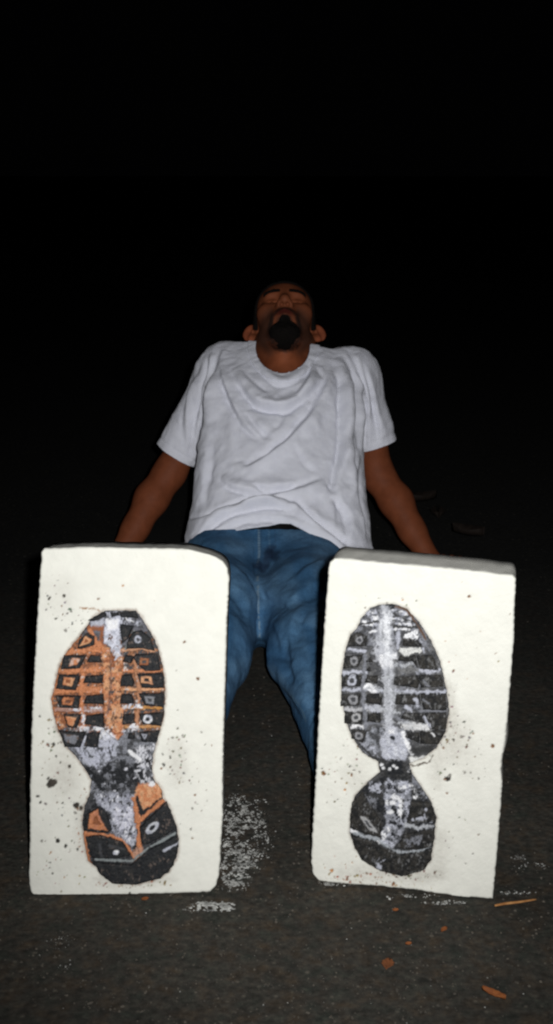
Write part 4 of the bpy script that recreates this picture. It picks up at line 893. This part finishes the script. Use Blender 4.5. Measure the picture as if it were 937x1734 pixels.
N = vnormals(V, T); dj = 1.25*folds(V, N, J_FOLDS)+(fbm(V, 14, 50, 3)-0.5)*0.008+(fbm(V, 60, 51, 2)-0.5)*0.0018
dj += 0.0022*creases(np.stack([V[:, 0]*2.2, V[:, 1], V[:, 2]*1.6], 1), 13, 171)-0.0014*creases(V, 20, 181)
V2 = V+N*dj[:, None]; V2 = relax(V2, T, 1, 0.3); V2[:, 2] = np.maximum(V2[:, 2], 0.003)
px = to_px(V2); C = np.tile(np.array([0.056, 0.155, 0.300]), (len(V2), 1))
fade = sstep(0.4, 0.7, fbm(px, 0.02, 60)); C = C*(1-0.2*(1-fade[:, None]))+np.array([0.035, 0.04, 0.03])*fade[:, None]
front = N@NF > 0.1
def jline(pts, wd, col, a=1.0):
    global C
    d, _, _ = seg_dist(px, smooth_line(pts, 4)); m = (1-sstep(wd*0.5, wd, d))*a*front; C = C*(1-m[:, None])+np.array(col)*m[:, None]
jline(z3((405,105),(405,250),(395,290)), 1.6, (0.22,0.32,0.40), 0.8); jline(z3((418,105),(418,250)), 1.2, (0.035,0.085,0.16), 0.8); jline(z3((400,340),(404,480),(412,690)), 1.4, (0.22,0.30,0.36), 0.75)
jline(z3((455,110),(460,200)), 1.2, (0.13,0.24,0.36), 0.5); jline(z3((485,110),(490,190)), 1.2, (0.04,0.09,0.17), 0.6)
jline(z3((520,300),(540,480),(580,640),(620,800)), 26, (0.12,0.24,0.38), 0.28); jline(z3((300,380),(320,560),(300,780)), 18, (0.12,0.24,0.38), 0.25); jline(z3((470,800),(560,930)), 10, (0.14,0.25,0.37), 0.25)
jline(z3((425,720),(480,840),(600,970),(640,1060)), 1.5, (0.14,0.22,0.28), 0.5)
for q_, r_, a_ in (((450, 230), 12, 0.8), ((485, 240), 11, 0.7), ((400, 280), 10, 0.8), ((430, 300), 11, 0.75), ((465, 195), 9, 0.7), ((445, 270), 10, 0.7)):
    c = np.array([300+q_[0]/2.928, 860+q_[1]/2.928]); d = np.linalg.norm(px-c+6*(np.stack([noise(px, 0.15, 3), noise(px, 0.15, 4)], 1)-0.5), axis=1); m = (1-sstep(r_*0.4, r_*1.2, d))*a_*front; C = C*(1-m[:, None])+np.array([0.012, 0.022, 0.05])*m[:, None]
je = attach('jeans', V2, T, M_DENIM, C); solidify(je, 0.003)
# black strip just inside the top of the jeans
N2 = vnormals(VJ, TJ); q = VJ-HIP
Vb, Tb = clip_tris(np.c_[VJ, VJ-N2*0.005], TJ, np.minimum.reduce([q@AX+0.02, 0.155-q@AX]))
if len(Tb): be = attach('waist_strip', Vb[:, 3:], Tb, M_WAIST); solidify(be, 0.003)
# shoes, soles against the blocks
for lg, s in ((LEG_L, -1), (LEG_R, 1)):
    a = lg[2]; h = a+np.array([0, -0.035, -0.022]); t_ = np.array([s*0.10, -0.25, 0.97]); t_ = nrm(t_)
    P_ = [elp(h+np.array([0, 0, 0.005]), (0.042, 0.045, 0.045), None, 0.03), cap(h+np.array([0, -0.02, 0]), h+t_*0.15+np.array([0, -0.012, 0]), 0.040, 0.036, 0.03), cap(h+t_*0.13, h+t_*0.19, 0.044, 0.032, 0.03), cap(a+np.array([0, 0.0, 0.01]), h+t_*0.05, 0.044, 0.046, 0.04)]
    V, T = surf(P_, a+np.array([-0.15, -0.2, -0.1]), a+np.array([0.15, 0.15, 0.3]), 0.0055); V[:, 2] = np.maximum(V[:, 2], 0.002)
    so = attach('shoe', relax(V, T, 2), T, M_SHOE)

# ------------------------------------------------------------------ litter on the ground
def flakes(name, spots, seed, mat, label, flat=0.6):
    rng = random.Random(seed); V, Fc = [], []
    rs = np.random.RandomState(seed); cs, rr = [], []
    for (x, y, rx, ry, n, r0, r1) in spots:
        if not n: continue
        q = np.sqrt(rs.rand(n))*np.where(rs.rand(n) < 0.8, 1, 1.35); a = rs.rand(n)*6.283
        g = np.stack([x+rx*q*np.cos(a), y+ry*q*np.sin(a)], 1); k = np.ones(n, bool)
        if n > 100 and name == 'foam_crumbs': k = 0.55*fbm(g*np.array([0.55, 1.5]), 0.11, 88, 4)+0.45*noise(g*np.array([0.8, 1.6]), 0.30, 89) > 0.43+0.30*rs.rand(n)
        D = FV + RV*((g[:, :1]-W0/2)/F) - UV*((g[:, 1:]-H0/2)/F)
        cs.append((CP+D*(-CAMZ/D[:, 2:3]))[k]); rr.append((r0+(r1-r0)*rs.rand(n)**3)[k])
    c, r = np.concatenate(cs), np.concatenate(rr); n = len(c); kk = 5; an = rs.rand(n, 1)*6+np.arange(kk)*6.283/kk
    lo_ = np.stack([c[:, :1]+r[:, None]*(0.6+0.7*rs.rand(n, kk))*np.cos(an), c[:, 1:2]+r[:, None]*(0.6+0.7*rs.rand(n, kk))*np.sin(an), np.full((n, kk), 0.0)], -1)
    hi_ = np.stack([c[:, :1]+r[:, None]*0.6*np.cos(an+0.4), c[:, 1:2]+r[:, None]*0.6*np.sin(an+0.4), r[:, None]*flat*(0.6+0.8*rs.rand(n, kk))], -1)
    V = np.concatenate([lo_, hi_], 1).reshape(-1, 3); j0 = np.arange(kk); j1 = (j0+1) % kk
    tr = np.concatenate([np.stack([j0, j1, kk+j1], 1), np.stack([j0, kk+j1, kk+j0], 1), np.array([[kk, kk+1, kk+2], [kk, kk+2, kk+3], [kk, kk+3, kk+4]])])
    Fc = (tr[None]+(np.arange(n)*2*kk)[:, None, None]).reshape(-1, 3)
    o = link_mesh(name, np.array(V), Fc, mat, None, False); return tag(o, label, 'crumbs', kind='stuff')
flakes('foam_crumbs', [(415, 1415, 40, 58, 5200, 0.0003, 0.0019), (398, 1470, 26, 34, 4200, 0.0003, 0.0018), (401, 1385, 22, 32, 4200, 0.0003, 0.0019), (362, 1535, 30, 7, 9000, 0.0003, 0.0022), (345, 1538, 38, 7, 300, 0.0004, 0.0014),
    (570, 1497, 34, 3, 420, 0.0004, 0.0018), (750, 1529, 34, 3, 420, 0.0004, 0.0020), (700, 1517, 34, 3, 220, 0.0004, 0.0018), (872, 1512, 36, 3, 120, 0.0004, 0.0016), (905, 1468, 26, 6, 110, 0.0004, 0.0016), (878, 1452, 12, 4, 60, 0.0004, 0.0016), (660, 1520, 8, 2, 6, 0.001, 0.003),
    (100, 1595, 22, 14, 40, 0.0003, 0.0011), (110, 1635, 12, 6, 14, 0.0003, 0.0012), (470, 1600, 420, 110, 60, 0.0004, 0.0014), (450, 1340, 60, 90, 40, 0.0004, 0.0014)], 4, M_CRUMB, 'white foam crumbs and dust scattered on the ground round the blocks')
flakes('grit', [(468, 1560, 520, 190, 2600, 0.0006, 0.0026), (468, 1250, 480, 200, 700, 0.0008, 0.003)], 6, M_GRIT, 'fine pale grit on the dark asphalt', 0.7)
def leaf(px, py, L, wd, rot, label, curl=0.25, mat=M_LEAF, group=None, loc=None):
    c = at_ground(px, py) if loc is None else np.array(loc); n, V, Fc = 9, [], []
    for i in range(n):
        t = i/(n-1); hw = wd*0.5*math.sin(math.pi*min(1, t*0.94+0.04))**0.8*(1+0.15*math.sin(t*23))
        for j in (-1, -0.5, 0, 0.5, 1):
            V.append((L*(t-0.5), hw*j, 0.003+curl*wd*abs(j)**1.6*0.8+0.12*L*(t-0.5)**2*curl*4+(0 if j else -0.001)))
    for i in range(n-1):
        for j in range(4): a = i*5+j; Fc.append((a, a+5, a+6, a+1))
    o = link_mesh('fallen_leaf', np.array(V), Fc, mat, None, True); o.location = (c[0], c[1], 0.001); o.rotation_euler = (0, 0, rot); solidify(o, 0.0008)
    return tag(o, label, 'leaf', group or 'fallen leaves on the ground')
leaf(836, 1689, 0.034, 0.011, -0.65, 'bright orange narrow dry leaf on ground at lower right', 0.5)
leaf(657, 1637, 0.022, 0.016, 1.3, 'dull rust-brown dry leaf below the black and grey print block', 0.2, M_LEAF2)
leaf(246, 1526, 0.010, 0.008, 0.4, 'tiny orange leaf scrap just below the black and orange print block', 0.2)
leaf(752, 1578, 0.012, 0.007, 0.9, 'small pinkish-brown leaf scrap below the black and grey print block', 0.3)
leaf(670, 1545, 0.008, 0.006, 0.2, 'tiny brown leaf scrap under the middle of the black and grey print block', 0.3)
leaf(692, 1602, 0.008, 0.006, 0.2, 'tiny reddish leaf scrap above the rust-brown leaf', 0.3)
def twig(pts, r, label, mat):
    P = np.array([at_ground(*p) for p in pts]); P = smooth_line(P, 4); V, Fc = [], []; k = 6
    for i, p in enumerate(P):
        d = nrm(P[min(i+1, len(P)-1)]-P[max(i-1, 0)]); sd = nrm(np.cross(d, [0, 0, 1])); rr = r*(0.5+0.5*math.sin(math.pi*(0.15+0.8*i/(len(P)-1))))
        for j in range(k): a = j*6.283/k; V.append(p+sd*rr*math.cos(a)+np.array([0, 0, 1])*(rr*math.sin(a)*0.8+rr*0.8))
    for i in range(len(P)-1):
        for j in range(k): Fc.append((i*k+j, i*k+(j+1) % k, (i+1)*k+(j+1) % k, (i+1)*k+j))
    Fc += [tuple(range(k))[::-1], tuple(range((len(P)-1)*k, len(P)*k))]
    return tag(link_mesh('twig', np.array(V), Fc, mat, None, True), label, 'twig')
twig([(838, 1535), (856, 1532), (880, 1529), (908, 1524)], 0.0024, 'thin orange-brown twig lying at lower right corner of a white block', M_TWIG)
M_DIM = mat_plain('dim_leaf', (0.009, 0.006, 0.005), (0.015, 0.010, 0.007), 60, 0.8)  # leaf colour darkened to stand for the dim light behind the man
for x, y, L, a, lab in ((716, 850, 0.10, 0.4, 'dim brown leaf in the dark behind the arm on the right, farthest back'), (742, 876, 0.08, 1.5, 'dim brown leaf in the dark behind the arm on the right, middle one'), (792, 908, 0.10, 2.6, 'dim brown leaf in the dark just above the top of the grey-topped block')):
    leaf(x, y, L, L*0.6, a, lab, 0.5, mat=M_DIM)
